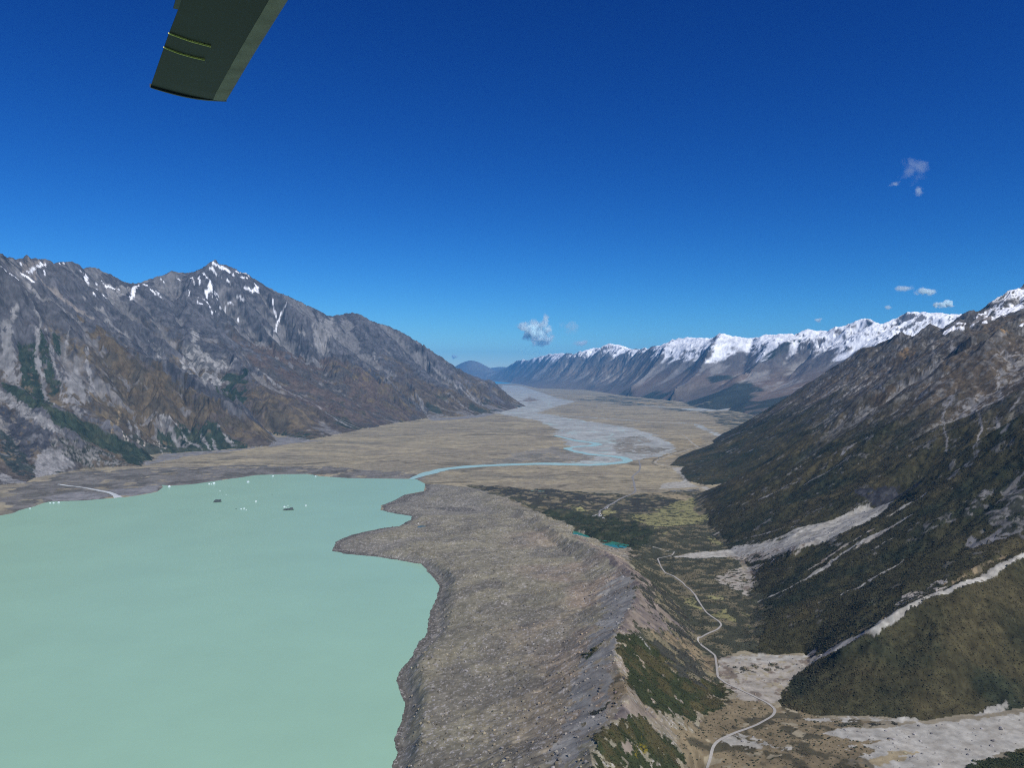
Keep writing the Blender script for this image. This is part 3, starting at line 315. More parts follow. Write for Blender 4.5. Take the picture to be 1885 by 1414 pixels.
           ('snow', 'L', [(-2561, 8813), (-2612, 8773), (-2624, 8669), (-2590, 8438)], 17, 6, 0), ('snow', 'L', [(-2950, 8337), (-2937, 8300)], 18, 6, 0), ('snow', 'L', [(-3081, 8176), (-3113, 8400)], 18, 8, 0.2),
           ('snow', 'L', [(-3180, 8225), (-3196, 8450)], 14, 6, 0.1), ('snow', 'L', [(-3172, 8188), (-3124, 8213)], 12, 6, 0.3),
           ('snow', 'P', [(2309, 4201), (2345, 4089), (3314, 5511), (3504, 5594), (3479, 5577), (3265, 5429), (2212, 3810), (2277, 4095)], 0, 20, 0.05),
           ('snow', 'L', [(2205, 3822), (2361, 3926), (3444, 5503), (3633, 5636)], 30, 12, 0.05), ('snow', 'L', [(2265, 3810), (3372, 5511), (3512, 5569)], 40, 12, 0.1),
           ('snow', 'P', [(2307, 3771), (3413, 5453), (3545, 5511), (3571, 5404), (3451, 5221), (3364, 5229), (3344, 5284), (2351, 3776)], 0, 20, 0.03), ('snow', 'L', [(3687, 5721), (3825, 5790)], 26, 10, 0.25),
           ('snow', 'L', [(3710, 5645), (3598, 5445)], 20, 8, 0.2), ('pinkscree', 'P', [(2380, 4076), (3280, 5453), (3401, 5527), (3298, 5421), (3218, 5413)], 0, 14, 0.05),
           ('pinkscree', 'P', [(2303, 3776), (3384, 5486), (3394, 5478), (2331, 3771)], 0, 10, 0.05)],
 'track': [(436, 2069), (423, 2035), (379, 2008), (371, 1914), (371, 1863), (385, 1827), (394, 1770), (394, 1657), (388, 1575), (386, 1528), (397, 1470), (395, 1450), (381, 1426), (354, 1401), (333, 1374), (328, 1364),
           (331, 1343), (342, 1294), (333, 1252), (322, 1202), (328, 1176), (346, 1142), (367, 1104), (371, 1084), (368, 1073), (358, 1057), (327, 1029), (290, 1006), (264, 986), (254, 972), (247, 954), (239, 944),
           (227, 915)],
 'road': [(706.4, 4300.0), (675.9, 4061.7), (635.7, 3852.6), (566.4, 3633.7), (543.3, 3438.2), (518.8, 3253.7), (511.8, 3188.7), (486.2, 3118.0), (447.8, 3050.3), (411.3, 2972.9), (374.6, 2875.5), (340.2, 2784.3),
          (307.0, 2698.7), (290.9, 2589.2)],
 'stream': [(-1960.1, 3328.8), (-1895.0, 3313.2), (-1828.5, 3290.1), (-1751.4, 3237.4), (-1655.5, 3164.9), (-1603.5, 3109.2), (-1551.9, 3042.3)],
 'bergs': [(-1477.4, 3326.1, 11.7, 0), (-1337.2, 3407.6, 9.6, 0), (-1324.4, 3399.5, 6.0, 0), (-1321.0, 3419.2, 12.0, 0), (-1185.1, 3466.0, 12.2, 0), (-1134.3, 3663.0, 9.0, 0), (-929.5, 3653.6, 7.7, 0),
           (-1216.3, 3214.4, 4.5, 0), (-1154.8, 3115.5, 4.4, 0), (-978.4, 2946.9, 8.3, 0), (-980.2, 2790.2, 5.9, 0), (-970.9, 2795.7, 6.9, 0), (-956.2, 2773.8, 4.9, 0), (-834.8, 2829.2, 7.9, 0), (-826.2, 2823.6, 4.0, 0),
           (-830.1, 2857.7, 4.0, 0), (-763.7, 2857.7, 7.0, 0), (-1746.8, 2916.6, 6.1, 0), (-1733.0, 2916.6, 7.2, 0), (-1718.8, 2925.0, 8.2, 0), (-1749.5, 2799.0, 5.9, 0), (-1122.0, 2940.8, 22.7, 1),
           (-802.5, 2775.9, 21.4, 2), (-999.8, 2795.7, 3.9, 1), (-968.4, 3115.5, 3.3, 1)],
 'cars': [(275.6, 2617.4, 0.3, 'v'), (281.7, 2622.3, 0.4, 'v'), (286.4, 2632.2, 0.2, 'c'), (303.6, 2652.1, 1.2, 'v'), (305.0, 2632.2, 1.3, 'c'), (299.2, 2597.9, 1.0, 'v'), (301.3, 2569.3, 0.7, 'c'),
          (301.8, 2550.6, 0.8, 'v'), (303.2, 2532.1, 0.5, 'c'), (329.7, 2729.8, -0.6, 'c'), (338.1, 2751.3, -0.6, 'v'), (348.0, 2784.1, -0.6, 'c'), (291.8, 2647.1, 0.2, 'c'), (296.6, 2607.6, 1.5, 'v')],
 'blade': {'le': [(-1.634, 4.45), (-1.248, 3.781), (-0.939, 3.259)],
           'te': [(-1.964, 4.231), (-1.599, 3.616), (-1.404, 3.297)],
           'tip': [(-1.964, 4.231), (-1.937, 4.292), (-1.901, 4.347), (-1.848, 4.394), (-1.783, 4.424), (-1.714, 4.444), (-1.635, 4.453)],
           'strip': [(-1.717, 4.437), (-1.333, 3.768), (-1.036, 3.259)],
           'line': [(-1.569, 3.559), (-1.534, 3.593), (-1.493, 3.628), (-1.418, 3.669)],
           'line2': [(-1.66, 3.712), (-1.62, 3.762), (-1.565, 3.8), (-1.509, 3.826)]},
 'clouds': [((1499.6, 45000, 2741.6), 2338, 1896, 5.0, 11, 'white ragged cumulus puff hanging over the far end of the valley'),
            ((4294.6, 48000, 2218.1), 1213, 438, 0.45, 12, 'thin white wisp of cloud just above the first snowy summits'),
            ((3468.8, 46000, 3081.5), 1292, 1098, 0.1, 19, 'faint grey veil of cloud beside the white cumulus puff'),
            ((17825.7, 32000, 3237.2), 854, 382, 2.5, 13, 'small bright flat cloud close above the highest snowy ridge'),
            ((17102.9, 32000, 3774.6), 854, 449, 0.9, 14, 'torn white cloud scrap just above the small bright flat cloud'),
            ((16664.7, 33000, 4015.5), 1020, 301, 0.35, 15, 'faint stretched cloud streak beside the torn scrap over the snowy range'),
            ((16485.4, 34000, 3289.2), 430, 263, 0.35, 16, 'tiny pale cloud tuft over the saddle of the snowy range'),
            ((15018.4, 38000, 3005.3), 480, 267, 0.7, 17, 'tiny round white cloud tuft above the middle of the snowy range'),
            ((15467.2, 30000, 8280.0), 1180, 1180, 0.08, 18, 'highest and largest wisp of cloud in the blue sky'), ((14800.6, 30000, 7737.0), 463, 253, 0.1, 20, 'little curl of cloud below the highest wisp'),
            ((15705.2, 30000, 7444.5), 421, 506, 0.1, 21, 'little upright wisp of cloud under the highest wisp'), ((-4933.9, 66000, 1705.0), 649, 510, 0.7, 22, 'tiny white cloud above the distant blue hill')]}

# ------------------------------------------------------------------ noise
_rng = np.random.RandomState(7)
_TAB = _rng.rand(512, 512).astype(np.float32)
_HX = _rng.rand(256, 256).astype(np.float32); _HY = _rng.rand(256, 256).astype(np.float32)

def vn(x, y, seed=0):
    "value noise, -1..1"
    x = x + 37.31 * seed; y = y + 91.77 * seed
    xi = np.floor(x); yi = np.floor(y)
    fx = (x - xi).astype(np.float32); fy = (y - yi).astype(np.float32)
    a = xi.astype(np.int64) & 511; b = yi.astype(np.int64) & 511
    a1 = (a + 1) & 511; b1 = (b + 1) & 511
    fx = fx * fx * fx * (fx * (fx * 6 - 15) + 10); fy = fy * fy * fy * (fy * (fy * 6 - 15) + 10)
    t0 = _TAB[b, a]; t1 = _TAB[b, a1]; t2 = _TAB[b1, a]; t3 = _TAB[b1, a1]
    t = t0 + (t1 - t0) * fx; u = t2 + (t3 - t2) * fx
    return (t + (u - t) * fy) * 2 - 1

def fbm(x, y, scale, octs=5, seed=0, gain=0.5):
    h = 0; a = 1.0; n = 0; x = x / scale; y = y / scale
    for i in range(octs):
        h = h + a * vn(x, y, seed + i); n += a; a *= gain
        x, y = 1.6 * x + 1.2 * y, -1.2 * x + 1.6 * y
    return h / n * 1.6

def ridged(x, y, scale, octs=4, seed=0, gain=0.5):
    h = 0; a = 1.0; n = 0; x = x / scale; y = y / scale
    for i in range(octs):
        h = h + a * (1 - 2.2 * np.abs(vn(x, y, seed + i))); n += a; a *= gain
        x, y = 1.6 * x + 1.2 * y, -1.2 * x + 1.6 * y
    return h / n

def sst(a, b, x):
    t = np.clip((x - a) / (b - a), 0, 1)
    return t * t * (3 - 2 * t)

def erode(x, y, gx, gy, scale, amp, octs, seed=0, gain=0.5):
    "gullies and ribs that run down the slope and branch; returns the height change and the gully measure (-1 gully .. 1 rib)"
    h = np.zeros_like(x); gl = np.zeros_like(x); lam = scale; A = amp
    for o in range(octs):
        gm = np.sqrt(gx * gx + gy * gy) + 1e-3
        dx = -gy / gm; dy = gx / gm                      # along the contour
        px = x / lam + 17.3 * (o + seed); py = y / lam - 9.1 * (o + seed)
        ix = np.floor(px); iy = np.floor(py); fx = px - ix; fy = py - iy
        ix = ix.astype(np.int64); iy = iy.astype(np.int64)
        c = np.zeros_like(x); s = np.zeros_like(x); wt = np.zeros_like(x)
        for i in (-1, 0, 1, 2):
            for j in (-1, 0, 1, 2):
                a = (ix + i) & 255; b = (iy + j) & 255
                qx = fx - i - (_HX[a, b] - .5) * .8 ; qy = fy - j - (_HY[a, b] - .5) * .8
                wgt = np.exp(-2.2 * (qx * qx + qy * qy))
                m = (qx * dx + qy * dy) * 6.2832
                c += np.cos(m) * wgt; s += np.sin(m) * wgt; wt += wgt
        c /= wt; s /= wt
        mg = np.sqrt(c * c + s * s) + 1e-6; st = np.clip(mg * 2.2, 0, 1)
        c = (1 - 0.6366 * np.abs(np.arctan2(s, c))) * st; s = s / mg * st        # sharp ribs and sharp gullies
        sl = np.clip(gm, 0, 0.9) / 0.6
        h += A * c * sl
        gx = gx - A * sl * s * dx * 4.0 / lam; gy = gy - A * sl * s * dy * 4.0 / lam
        if o < 4: gl += c * (1, .8, .55, .3)[o]
        lam *= 0.5; A *= gain
    return h, gl / 1.5

# ------------------------------------------------------------------ polygons and lines
def inside(x, y, poly):
    r = np.zeros(x.shape, bool); n = len(poly)
    xs = [p[0] for p in poly]; ys = [p[1] for p in poly]
    bb = (x >= min(xs)) & (x <= max(xs)) & (y >= min(ys)) & (y <= max(ys))
    X = x[bb]; Y = y[bb]; q = np.zeros(X.shape, bool)
    for i in range(n):
        x0, y0 = poly[i][:2]; x1, y1 = poly[(i + 1) % n][:2]
        if y0 == y1: continue
        c = ((y0 > Y) != (y1 > Y))
        q ^= c & (X < (x1 - x0) * (Y - y0) / (y1 - y0) + x0)
    r[bb] = q
    return r

def dist(x, y, line, pad=200.0, closed=False):
    "distance to a polyline and the position along it 0..1; beyond pad the value is pad"
    D = np.full(x.shape, pad, np.float32); S = np.zeros(x.shape, np.float32)
    xs = [p[0] for p in line]; ys = [p[1] for p in line]
    bb = np.nonzero((x >= min(xs) - pad) & (x <= max(xs) + pad) & (y >= min(ys) - pad) & (y <= max(ys) + pad))
    X = x[bb]; Y = y[bb]; d = np.full(X.shape, pad * pad, np.float64); s = np.zeros(X.shape)
    L = [0.0]; pts = list(line) + ([line[0]] if closed else [])
    for i in range(len(pts) - 1):
        L.append(L[-1] + math.hypot(pts[i + 1][0] - pts[i][0], pts[i + 1][1] - pts[i][1]))
    for i in range(len(pts) - 1):
        x0, y0 = pts[i][:2]; dx = pts[i + 1][0] - x0; dy = pts[i + 1][1] - y0; l2 = dx * dx + dy * dy + 1e-9
        t = np.clip(((X - x0) * dx + (Y - y0) * dy) / l2, 0, 1)
        e = (X - x0 - t * dx) ** 2 + (Y - y0 - t * dy) ** 2
        k = e < d; d[k] = e[k]; s[k] = (L[i] + t[k] * (L[i + 1] - L[i])) / (L[-1] + 1e-9)
    D[bb] = np.sqrt(d); S[bb] = s
    return D, S

def sdf(x, y, poly, pad=200.0):
    d, _ = dist(x, y, poly, pad, True)
    return np.where(inside(x, y, poly), -d, d)

# ------------------------------------------------------------------ the landform: surfaces stretched over surveyed ridge, gully and foot lines
class Field:
    def __init__(s, x0, x1, y0, y1, res, lines, fixed):
        s.x0, s.y0, s.res = x0, y0, res
        pts = []
        for ln in lines:
            for a, b in zip(ln[:-1], ln[1:]):
                n = max(2, int(math.dist(a[:2], b[:2]) / (res * .5)))
                t = np.linspace(0, 1, n)[:, None]
                pts.append(np.array(a, float)[None, :] * (1 - t) + np.array(b, float)[None, :] * t)
        P = np.concatenate(pts); prev = None
        for k in (5, 4, 3, 2, 1, 0):
            r = res * 2 ** k
            nx = int((x1 - x0) / r) + 2; ny = int((y1 - y0) / r) + 2
            gx, gy = np.meshgrid(x0 + np.arange(nx) * r, y0 + np.arange(ny) * r)
            i = np.rint((P[:, 0] - x0) / r).astype(int); j = np.rint((P[:, 1] - y0) / r).astype(int)
            ok = (i >= 0) & (i < nx) & (j >= 0) & (j < ny)
            sm = np.zeros((ny, nx)); ct = np.zeros((ny, nx))
            np.add.at(sm, (j[ok], i[ok]), P[ok, 2]); np.add.at(ct, (j[ok], i[ok]), 1)
            fm, fv = fixed(gx, gy)
            fm = fm & (ct == 0)
            if prev is None: z = np.full((ny, nx), P[:, 2].mean())
            else: z = s._bil(prev, r * 2, gx, gy)
            fix = (ct > 0) | fm
            val = np.where(ct > 0, sm / np.maximum(ct, 1), fv)
            z = np.where(fix, val, z)
            for it in range(250 if k > 1 else (120 if k else 60)):
                p = np.pad(z, 1, mode='edge')
                q = 0.25 * (p[1:-1, :-2] + p[1:-1, 2:] + p[:-2, 1:-1] + p[2:, 1:-1])
                z = np.where(fix, val, q)
            prev = z
        s.z = z.astype(np.float32)
        p = np.pad(z, 2, mode='edge'); q = 0
        for a in range(5):
            for b in range(5): q = q + p[a:a + z.shape[0], b:b + z.shape[1]] / 25
        gy_, gx_ = np.gradient(q, res)
        s.gx = gx_.astype(np.float32); s.gy = gy_.astype(np.float32)
    def _bil(s, g, r, x, y):
        u = np.clip((x - s.x0) / r, 0, g.shape[1] - 1.001); v = np.clip((y - s.y0) / r, 0, g.shape[0] - 1.001)
        i = u.astype(int); j = v.astype(int); fu = u - i; fv = v - j
        return (g[j, i] * (1 - fu) + g[j, i + 1] * fu) * (1 - fv) + (g[j + 1, i] * (1 - fu) + g[j + 1, i + 1] * fu) * fv
    def at(s, x, y): return s._bil(s.z, s.res, x, y)
    def grad(s, x, y): return s._bil(s.gx, s.res, x, y), s._bil(s.gy, s.res, x, y)

def _fixed_right(gx, gy):
    m = ~inside(gx, gy, D['poly_right']) & ~inside(gx, gy, D['poly_moraine'])
    v = np.full(gx.shape, 1.5)
    v = v + 13 * sst(3400, 2000, gy) * sst(150, 500, gx)
    lk = inside(gx, gy, D['lake'])
    d, _ = dist(gx, gy, D['lake'], 60, True)
    v = np.where(lk, -np.minimum(12, d * 0.5), v)
    m = m & ~((gx > 230) & (gy < 1750) & (gx < 6000))
    return m | lk, v
def _fixed_left(gx, gy):
    return ~inside(gx, gy, D['poly_left']), np.full(gx.shape, 1.5)
def _fixed_snow(gx, gy):
    return ~inside(gx, gy, D['poly_snow']), np.full(gx.shape, 1.5)

FR = Field(-1200, 6400, 500, 8200, 10, D['lines_right'], _fixed_right)
FL = Field(-9000, 1500, 2600, 14500, 25, D['lines_left'], _fixed_left)
FS = Field(-2500, 12500, 7500, 46000, 60, D['lines_snow'], _fixed_snow)

FLOOR, MORAINE, RIGHT, LEFT, SNOW, HILLS = range(6)
def height(x, y):
    "ground height, landform, gully measure, base height"
    x = x.astype(np.float64); y = y.astype(np.float64)
    wx = x + 14 * fbm(x, y, 90, 3, 51); wy = y + 14 * fbm(x, y, 90, 3, 57)
    z = np.full(x.shape, 1.5); reg = np.zeros(x.shape, np.int8); gul = np.zeros(x.shape)
    inR = (x > -1200) & (x < 6390) & (y > 500) & (y < 8190)
    zr = FR.at(x[inR], y[inR]); z[inR] = zr
    lake = inside(x + 2.4 * fbm(x, y, 22, 4, 41), y + 2.4 * fbm(x, y, 22, 4, 47), D['lake'])
    # moraine and the flats
    m = inR & inside(wx, wy, D['poly_moraine']); reg[m] = MORAINE
    for reg_id, fld, pol, sc, amp, oc, sd_, ho in ((RIGHT, FR, 'poly_right', 340, 23, 5, 1, (8, 110)), (LEFT, FL, 'poly_left', 1250, 80, 7, 2, (6, 160)), (SNOW, FS, 'poly_snow', 2300, 150, 7, 3, (60, 650))):
        k = np.nonzero(inside(x, y, D[pol]))[0]
        X = x[k]; Y = y[k]; b = fld.at(X, Y); gx, gy = fld.grad(X, Y)
        if reg_id == LEFT:
            a0 = 10 * fbm(X, Y, 160, 4, 71); X2 = X + 60 * fbm(X, Y, 600, 3, 61); Y2 = Y + 60 * fbm(X, Y, 600, 3, 66)
        elif reg_id == SNOW:
            a0 = 80 * fbm(X, Y, 1800, 5, 72); X2 = X + 350 * fbm(X, Y, 3000, 3, 61); Y2 = Y + 350 * fbm(X, Y, 3000, 3, 66)
        else:
            a0 = 7 * fbm(X, Y, 90, 4, 73); X2 = X + 40 * fbm(X, Y, 300, 3, 61); Y2 = Y + 40 * fbm(X, Y, 300, 3, 66)
            hi = sst(250, 750, b); sc = sc; 
        if reg_id == SNOW: b = b * (.42 + .58 * np.clip(b / 950, 0, 1))
        e, g = erode(X2, Y2, gx, gy, sc, amp, oc, sd_, .46 if reg_id == RIGHT else (.55 if reg_id == LEFT else .55))
        mt = sst(ho[0], ho[1], b)
        if reg_id == SNOW: e = e * np.clip(.8 + .9 * fbm(X, Y, 2600, 3, 76), .2, 1.5)
        if reg_id == LEFT: e = e * (.45 + .55 * sst(4350, 4900, Y)) * np.clip(.95 + .5 * fbm(X, Y, 1100, 2, 77), .5, 1.3)
        if reg_id == LEFT: mt = mt * (.6 + .4 * sst(40, 260, dist(X, Y, D['sk_left'], 270)[0]))
        if reg_id == SNOW: mt = mt * (.5 + .5 * sst(60, 700, dist(X, Y, D['sk_snow'], 710)[0]))
        if reg_id == RIGHT: e = e * (0.5 + 1.0 * hi); a0 = a0 * (0.6 + 1.2 * hi)
        rough = 1.0
        zz = b + (e + a0) * mt
        if reg_id == LEFT:
            rk = sst(350, 900, b + 120 * fbm(X, Y, 500, 3, 81)); zz += rk * (24 * ridged(X, Y, 140, 5, 83, .6) + 5 * fbm(X, Y, 45, 3, 89)) * mt
        if reg_id == SNOW: zz += 48 * ridged(X, Y, 380, 5, 85, .6) * sst(400, 1000, b)
        if reg_id == RIGHT: zz += 9 * ridged(X, Y, 75, 5, 87, .56) * sst(180, 600, b + 150 * fbm(X, Y, 250, 3, 88))
        z[k] = np.maximum(zz, 1.0); reg[k] = reg_id; gul[k] = g
    reg[(reg == FLOOR) & (y < 2700) & (x < 30) & (x > -900) & ~lake] = MORAINE
    # hummocks
    land = (reg <= 1) & ~lake & inR
    f = np.clip(z / 10, 0.08, 1) * (reg == MORAINE) * (1 - .75 * sst(70, 100, z)) * sst(0, 70, dist(x, y, D['mor_foot'], 75)[0])
    h1 = 7 * fbm(x, y, 260, 2, 38) + 4.0 * fbm(x, y, 95, 5, 31) + .45 * ridged(x, y, 22, 3, 33)
    z = z + np.where(land, h1 * f, 0)
    k = np.nonzero((reg == MORAINE) & ~lake & inR)[0]
    if len(k):
        gx, gy = FR.grad(x[k], y[k]); e, g = erode(x[k] + 12 * fbm(x[k], y[k], 60, 2, 44), y[k], gx, gy, 46, 2.6, 3, 5, .5); z[k] += e * f[k] * sst(.12, .4, np.hypot(gx, gy)); gul[k] = g
    fl = (reg == FLOOR) & ~lake
    z = z + np.where(fl, 0.8 * fbm(x, y, 70, 4, 35), 0)
    kd, _ = dist(x, y, D['knolls'], 260); z = z + np.where((reg <= 1) & ~lake, sst(260, 40, kd) * (10 + 8 * fbm(x, y, 60, 3, 36)), 0)
    ed = sst(250, 20, dist(x, y, D['end_moraine'], 260)[0]); z = z + np.where(fl & (reg == FLOOR), ed * (7 + 6 * fbm(x, y, 110, 4, 37)), 0)
    dl = np.full(x.shape, 80.0); kk = (y < 4300) & (x < 600)
    dl[kk] = dist(x[kk], y[kk], D['lake'], 80, True)[0]
    z = np.where(lake, np.minimum(z, -0.4 - dl * 0.3), np.where((reg <= 1), np.maximum(z * sst(-4, 40, dl), 0.35), z))
    z = np.where((reg == FLOOR) & ~lake, np.maximum(z, 0.35), z)
    kr, _ = dist(x, y, D['river'], 140); z = np.where(fl & (kr < 90), np.minimum(z, 0.3 + 2 * sst(35, 90, kr)), z)
    for p in D['ponds']:
        q = sdf(x, y, p['p'], 70); k2 = q < 60
        z = np.where(k2, np.where(q < 3, p['z'] - 1.5, np.maximum(np.minimum(z, p['z'] + 0.3 + q * .5), p['z'] + 0.2)), z)
    # hills beyond the far lake
    r = HILLS
    k = np.nonzero(y > 36000)[0]
    if len(k):
        X = x[k]; Y = y[k]; hz = np.zeros(len(k))
        for cx, cy, rx, ry, hh in D['hills']:
            hz = np.maximum(hz, hh * np.exp(-np.abs((X - cx) / rx) ** 1.8 - np.abs((Y - cy) / ry) ** 2) * (1 + .12 * fbm(X, Y, 3500, 4, 91)) )
        q = (hz > 15) & (hz > z[k]); z[k] = np.where(q, hz, z[k]); reg[k] = np.where(q, HILLS, reg[k])
    return z, reg, gul, lake

QUAL = 1.25
# ------------------------------------------------------------------ materials
def mat(name, col=(0.5, 0.5, 0.5), rough=0.9, spec=0.2, attr=False, bump=0, bscale=1.0, var=0.0, vscale=1.0):
    m = bpy.data.materials.new(name); m.use_nodes = True; n = m.node_tree; b = n.nodes['Principled BSDF']
    b.inputs['Base Color'].default_value = (*col, 1); b.inputs['Roughness'].default_value = rough
    b.inputs['Specular IOR Level'].default_value = spec
    tc = n.nodes.new('ShaderNodeNewGeometry')
    src = None
    if attr:
        a = n.nodes.new('ShaderNodeAttribute'); a.attribute_name = 'ground'; src = a.outputs['Color']
    if var:
        t = n.nodes.new('ShaderNodeTexNoise'); t.inputs['Scale'].default_value = vscale; t.inputs['Detail'].default_value = 6; t.inputs['Roughness'].default_value = 0.65
        n.links.new(tc.outputs['Position'], t.inputs['Vector'])
        mr = n.nodes.new('ShaderNodeMapRange'); mr.inputs['From Min'].default_value = 0.3; mr.inputs['From Max'].default_value = 0.7
        mr.inputs['To Min'].default_value = 1 - var; mr.inputs['To Max'].default_value = 1 + var
        n.links.new(t.outputs['Fac'], mr.inputs['Value'])
        mx = n.nodes.new('ShaderNodeMix'); mx.data_type = 'RGBA'; mx.blend_type = 'MULTIPLY'; mx.inputs[0].default_value = 1; mx.clamp_result = False
        if src: n.links.new(src, mx.inputs[6])
        else: mx.inputs[6].default_value = (*col, 1)
        n.links.new(mr.outputs['Result'], mx.inputs[7]); src = mx.outputs[2]
    if src: n.links.new(src, b.inputs['Base Color'])
    if bump:
        t = n.nodes.new('ShaderNodeTexNoise'); t.inputs['Scale'].default_value = bscale; t.inputs['Detail'].default_value = 8; t.inputs['Roughness'].default_value = 0.7
        n.links.new(tc.outputs['Position'], t.inputs['Vector'])
        bp = n.nodes.new('ShaderNodeBump'); bp.inputs['Strength'].default_value = 1.0; bp.inputs['Distance'].default_value = bump
        n.links.new(t.outputs['Fac'], bp.inputs['Height']); n.links.new(bp.outputs[0], b.inputs['Normal'])
    return m

def tag(o, label=None, cat=None, group=None, kind=None):
    if label: o['label'] = label
    if cat: o['category'] = cat
    if group: o['group'] = group
    if kind: o['kind'] = kind
    return o

def np_mesh(name, V, F, m, parent=None, smooth=True, color=None):
    me = bpy.data.meshes.new(name)
    V = np.asarray(V, np.float32); F = np.asarray(F, np.int32); k = F.shape[1]
    me.vertices.add(len(V)); me.vertices.foreach_set('co', V.ravel())
    me.loops.add(F.size); me.loops.foreach_set('vertex_index', F.ravel())
    me.polygons.add(len(F)); me.polygons.foreach_set('loop_start', np.arange(0, F.size, k, dtype=np.int32))
    me.polygons.foreach_set('use_smooth', np.full(len(F), smooth))
    me.update(calc_edges=True)
    if color is not None:
        a = me.attributes.new('ground', 'FLOAT_COLOR', 'POINT')
        c = np.ones((len(V), 4), np.float32); c[:, :3] = color; a.data.foreach_set('color', c.ravel())
    if m: me.materials.append(m)
    o = bpy.data.objects.new(name, me); C.objects.link(o); o.parent = parent
    return o

def poly_mesh(name, V, F, m, parent=None, smooth=False):
    me = bpy.data.meshes.new(name); me.from_pydata([tuple(map(float, v)) for v in V], [], F); me.update()
    if smooth: me.polygons.foreach_set('use_smooth', [True] * len(me.polygons))
    me.materials.append(m); o = bpy.data.objects.new(name, me); C.objects.link(o); o.parent = parent
    return o

# ------------------------------------------------------------------ ground colours (what the ground is made of; the dark cliff also has shade painted in)
PAL = {  # kind: colour, second colour, patch size m, bias, softness
 'dkmoraine': ((.155,.145,.128), (.105,.098,.082), 70, .25, .3), 'gravelflat': ((.215,.20,.165), (.165,.155,.125), 120, .1, .5),
 'river': ((.34,.355,.335), (.27,.275,.255), 160, .1, .5), 'brownflat': ((.21,.165,.125), (.15,.13,.1), 120, .1, .4),
 'darkflat': ((.07,.075,.06), (.15,.14,.1), 200, .25, .2), 'strawflat': ((.30,.25,.155), (.2,.17,.11), 60, .2, .4),
 'pale': ((.35,.34,.30), (.30,.285,.245), 14, .1, .5), 'palepink': ((.31,.285,.24), (.17,.14,.11), 16, .35, .2), 'darkline': ((.11,.1,.075), (.08,.075,.06), 30, 0, .4),
 'grayflat': ((.14,.14,.13), (.07,.07,.055), 30, .1, .3), 'scrub': ((.045,.045,.034), (.15,.13,.085), 26, .42, .12), 'scrubgreen': ((.032,.04,.022), (.06,.06,.035), 22, .3, .2),
 'scrubmix': ((.052,.054,.034), (.15,.13,.08), 22, .22, .2), 'strawmix': ((.18,.145,.088), (.07,.062,.038), 22, .22, .22), 'yellow': ((.205,.195,.09), (.05,.055,.03), 11, .38, .1),
 'graywall': ((.235,.228,.205), (.18,.172,.155), 30, .1, .5), 'pinkrock': ((.205,.17,.135), (.13,.11,.1), 20, .1, .4), 'tanslope': ((.21,.165,.10), (.10,.085,.055), 14, .15, .3),
 'bushgreen': ((.033,.040,.016), (.062,.055,.024), 22, .2, .3), 'goldbush': ((.15,.12,.015), (.08,.08,.02), 8, .3, .3), 'palerock': ((.31,.285,.25), (.05,.05,.035), 9, .05, .12),
 'scree': ((.205,.20,.195), (.16,.156,.152), 40, .1, .5), 'rock': ((.145,.14,.13), (.045,.047,.035), 9, .05, .12), 'shadedcliff': ((.034,.034,.038), (.062,.062,.066), 14, .2, .2),  # last entry: cliff rock, darkened to hold the shadow on its face
 'orange': ((.19,.13,.07), (.11,.085,.05), 40, .1, .3), 'forest': ((.028,.038,.024), (.045,.052,.032), 40, .3, .3), 'forestblue': ((.034,.04,.034), (.1,.1,.098), 45, .35, .15),
 'rockdark': ((.052,.051,.055), (.10,.098,.10), 50, .3, .25), 'tussock': ((.098,.077,.048), (.066,.056,.040), 110, .1, .4), 'purplish': ((.088,.068,.055), (.068,.062,.056), 150, .1, .4),
 'pinkscree': ((.20,.178,.158), (.17,.155,.14), 60, .1, .5), 'lightrock': ((.24,.235,.225), (.11,.108,.105), 38, .05, .2), 'snow': ((.80,.82,.85), (.76,.78,.82), 60, 0, .5),
}
def kind_col(kind, x, y):
    a, b, sc, bi, so = PAL[kind]
    t = sst(bi - so, bi + so, fbm(x, y, sc, 4, 101))[:, None]
    return np.array(a) * (1 - t) + np.array(b) * t
def lerp(c, d, t): return c + (np.asarray(d) - c) * t[:, None]
BUSH = {'scrub': .75, 'scrubgreen': 1, 'scrubmix': .5, 'bushgreen': 1, 'forest': 1, 'strawmix': .25, 'yellow': .12, 'tanslope': .12, 'goldbush': 1, 'palerock': .2, 'palepink': .05}

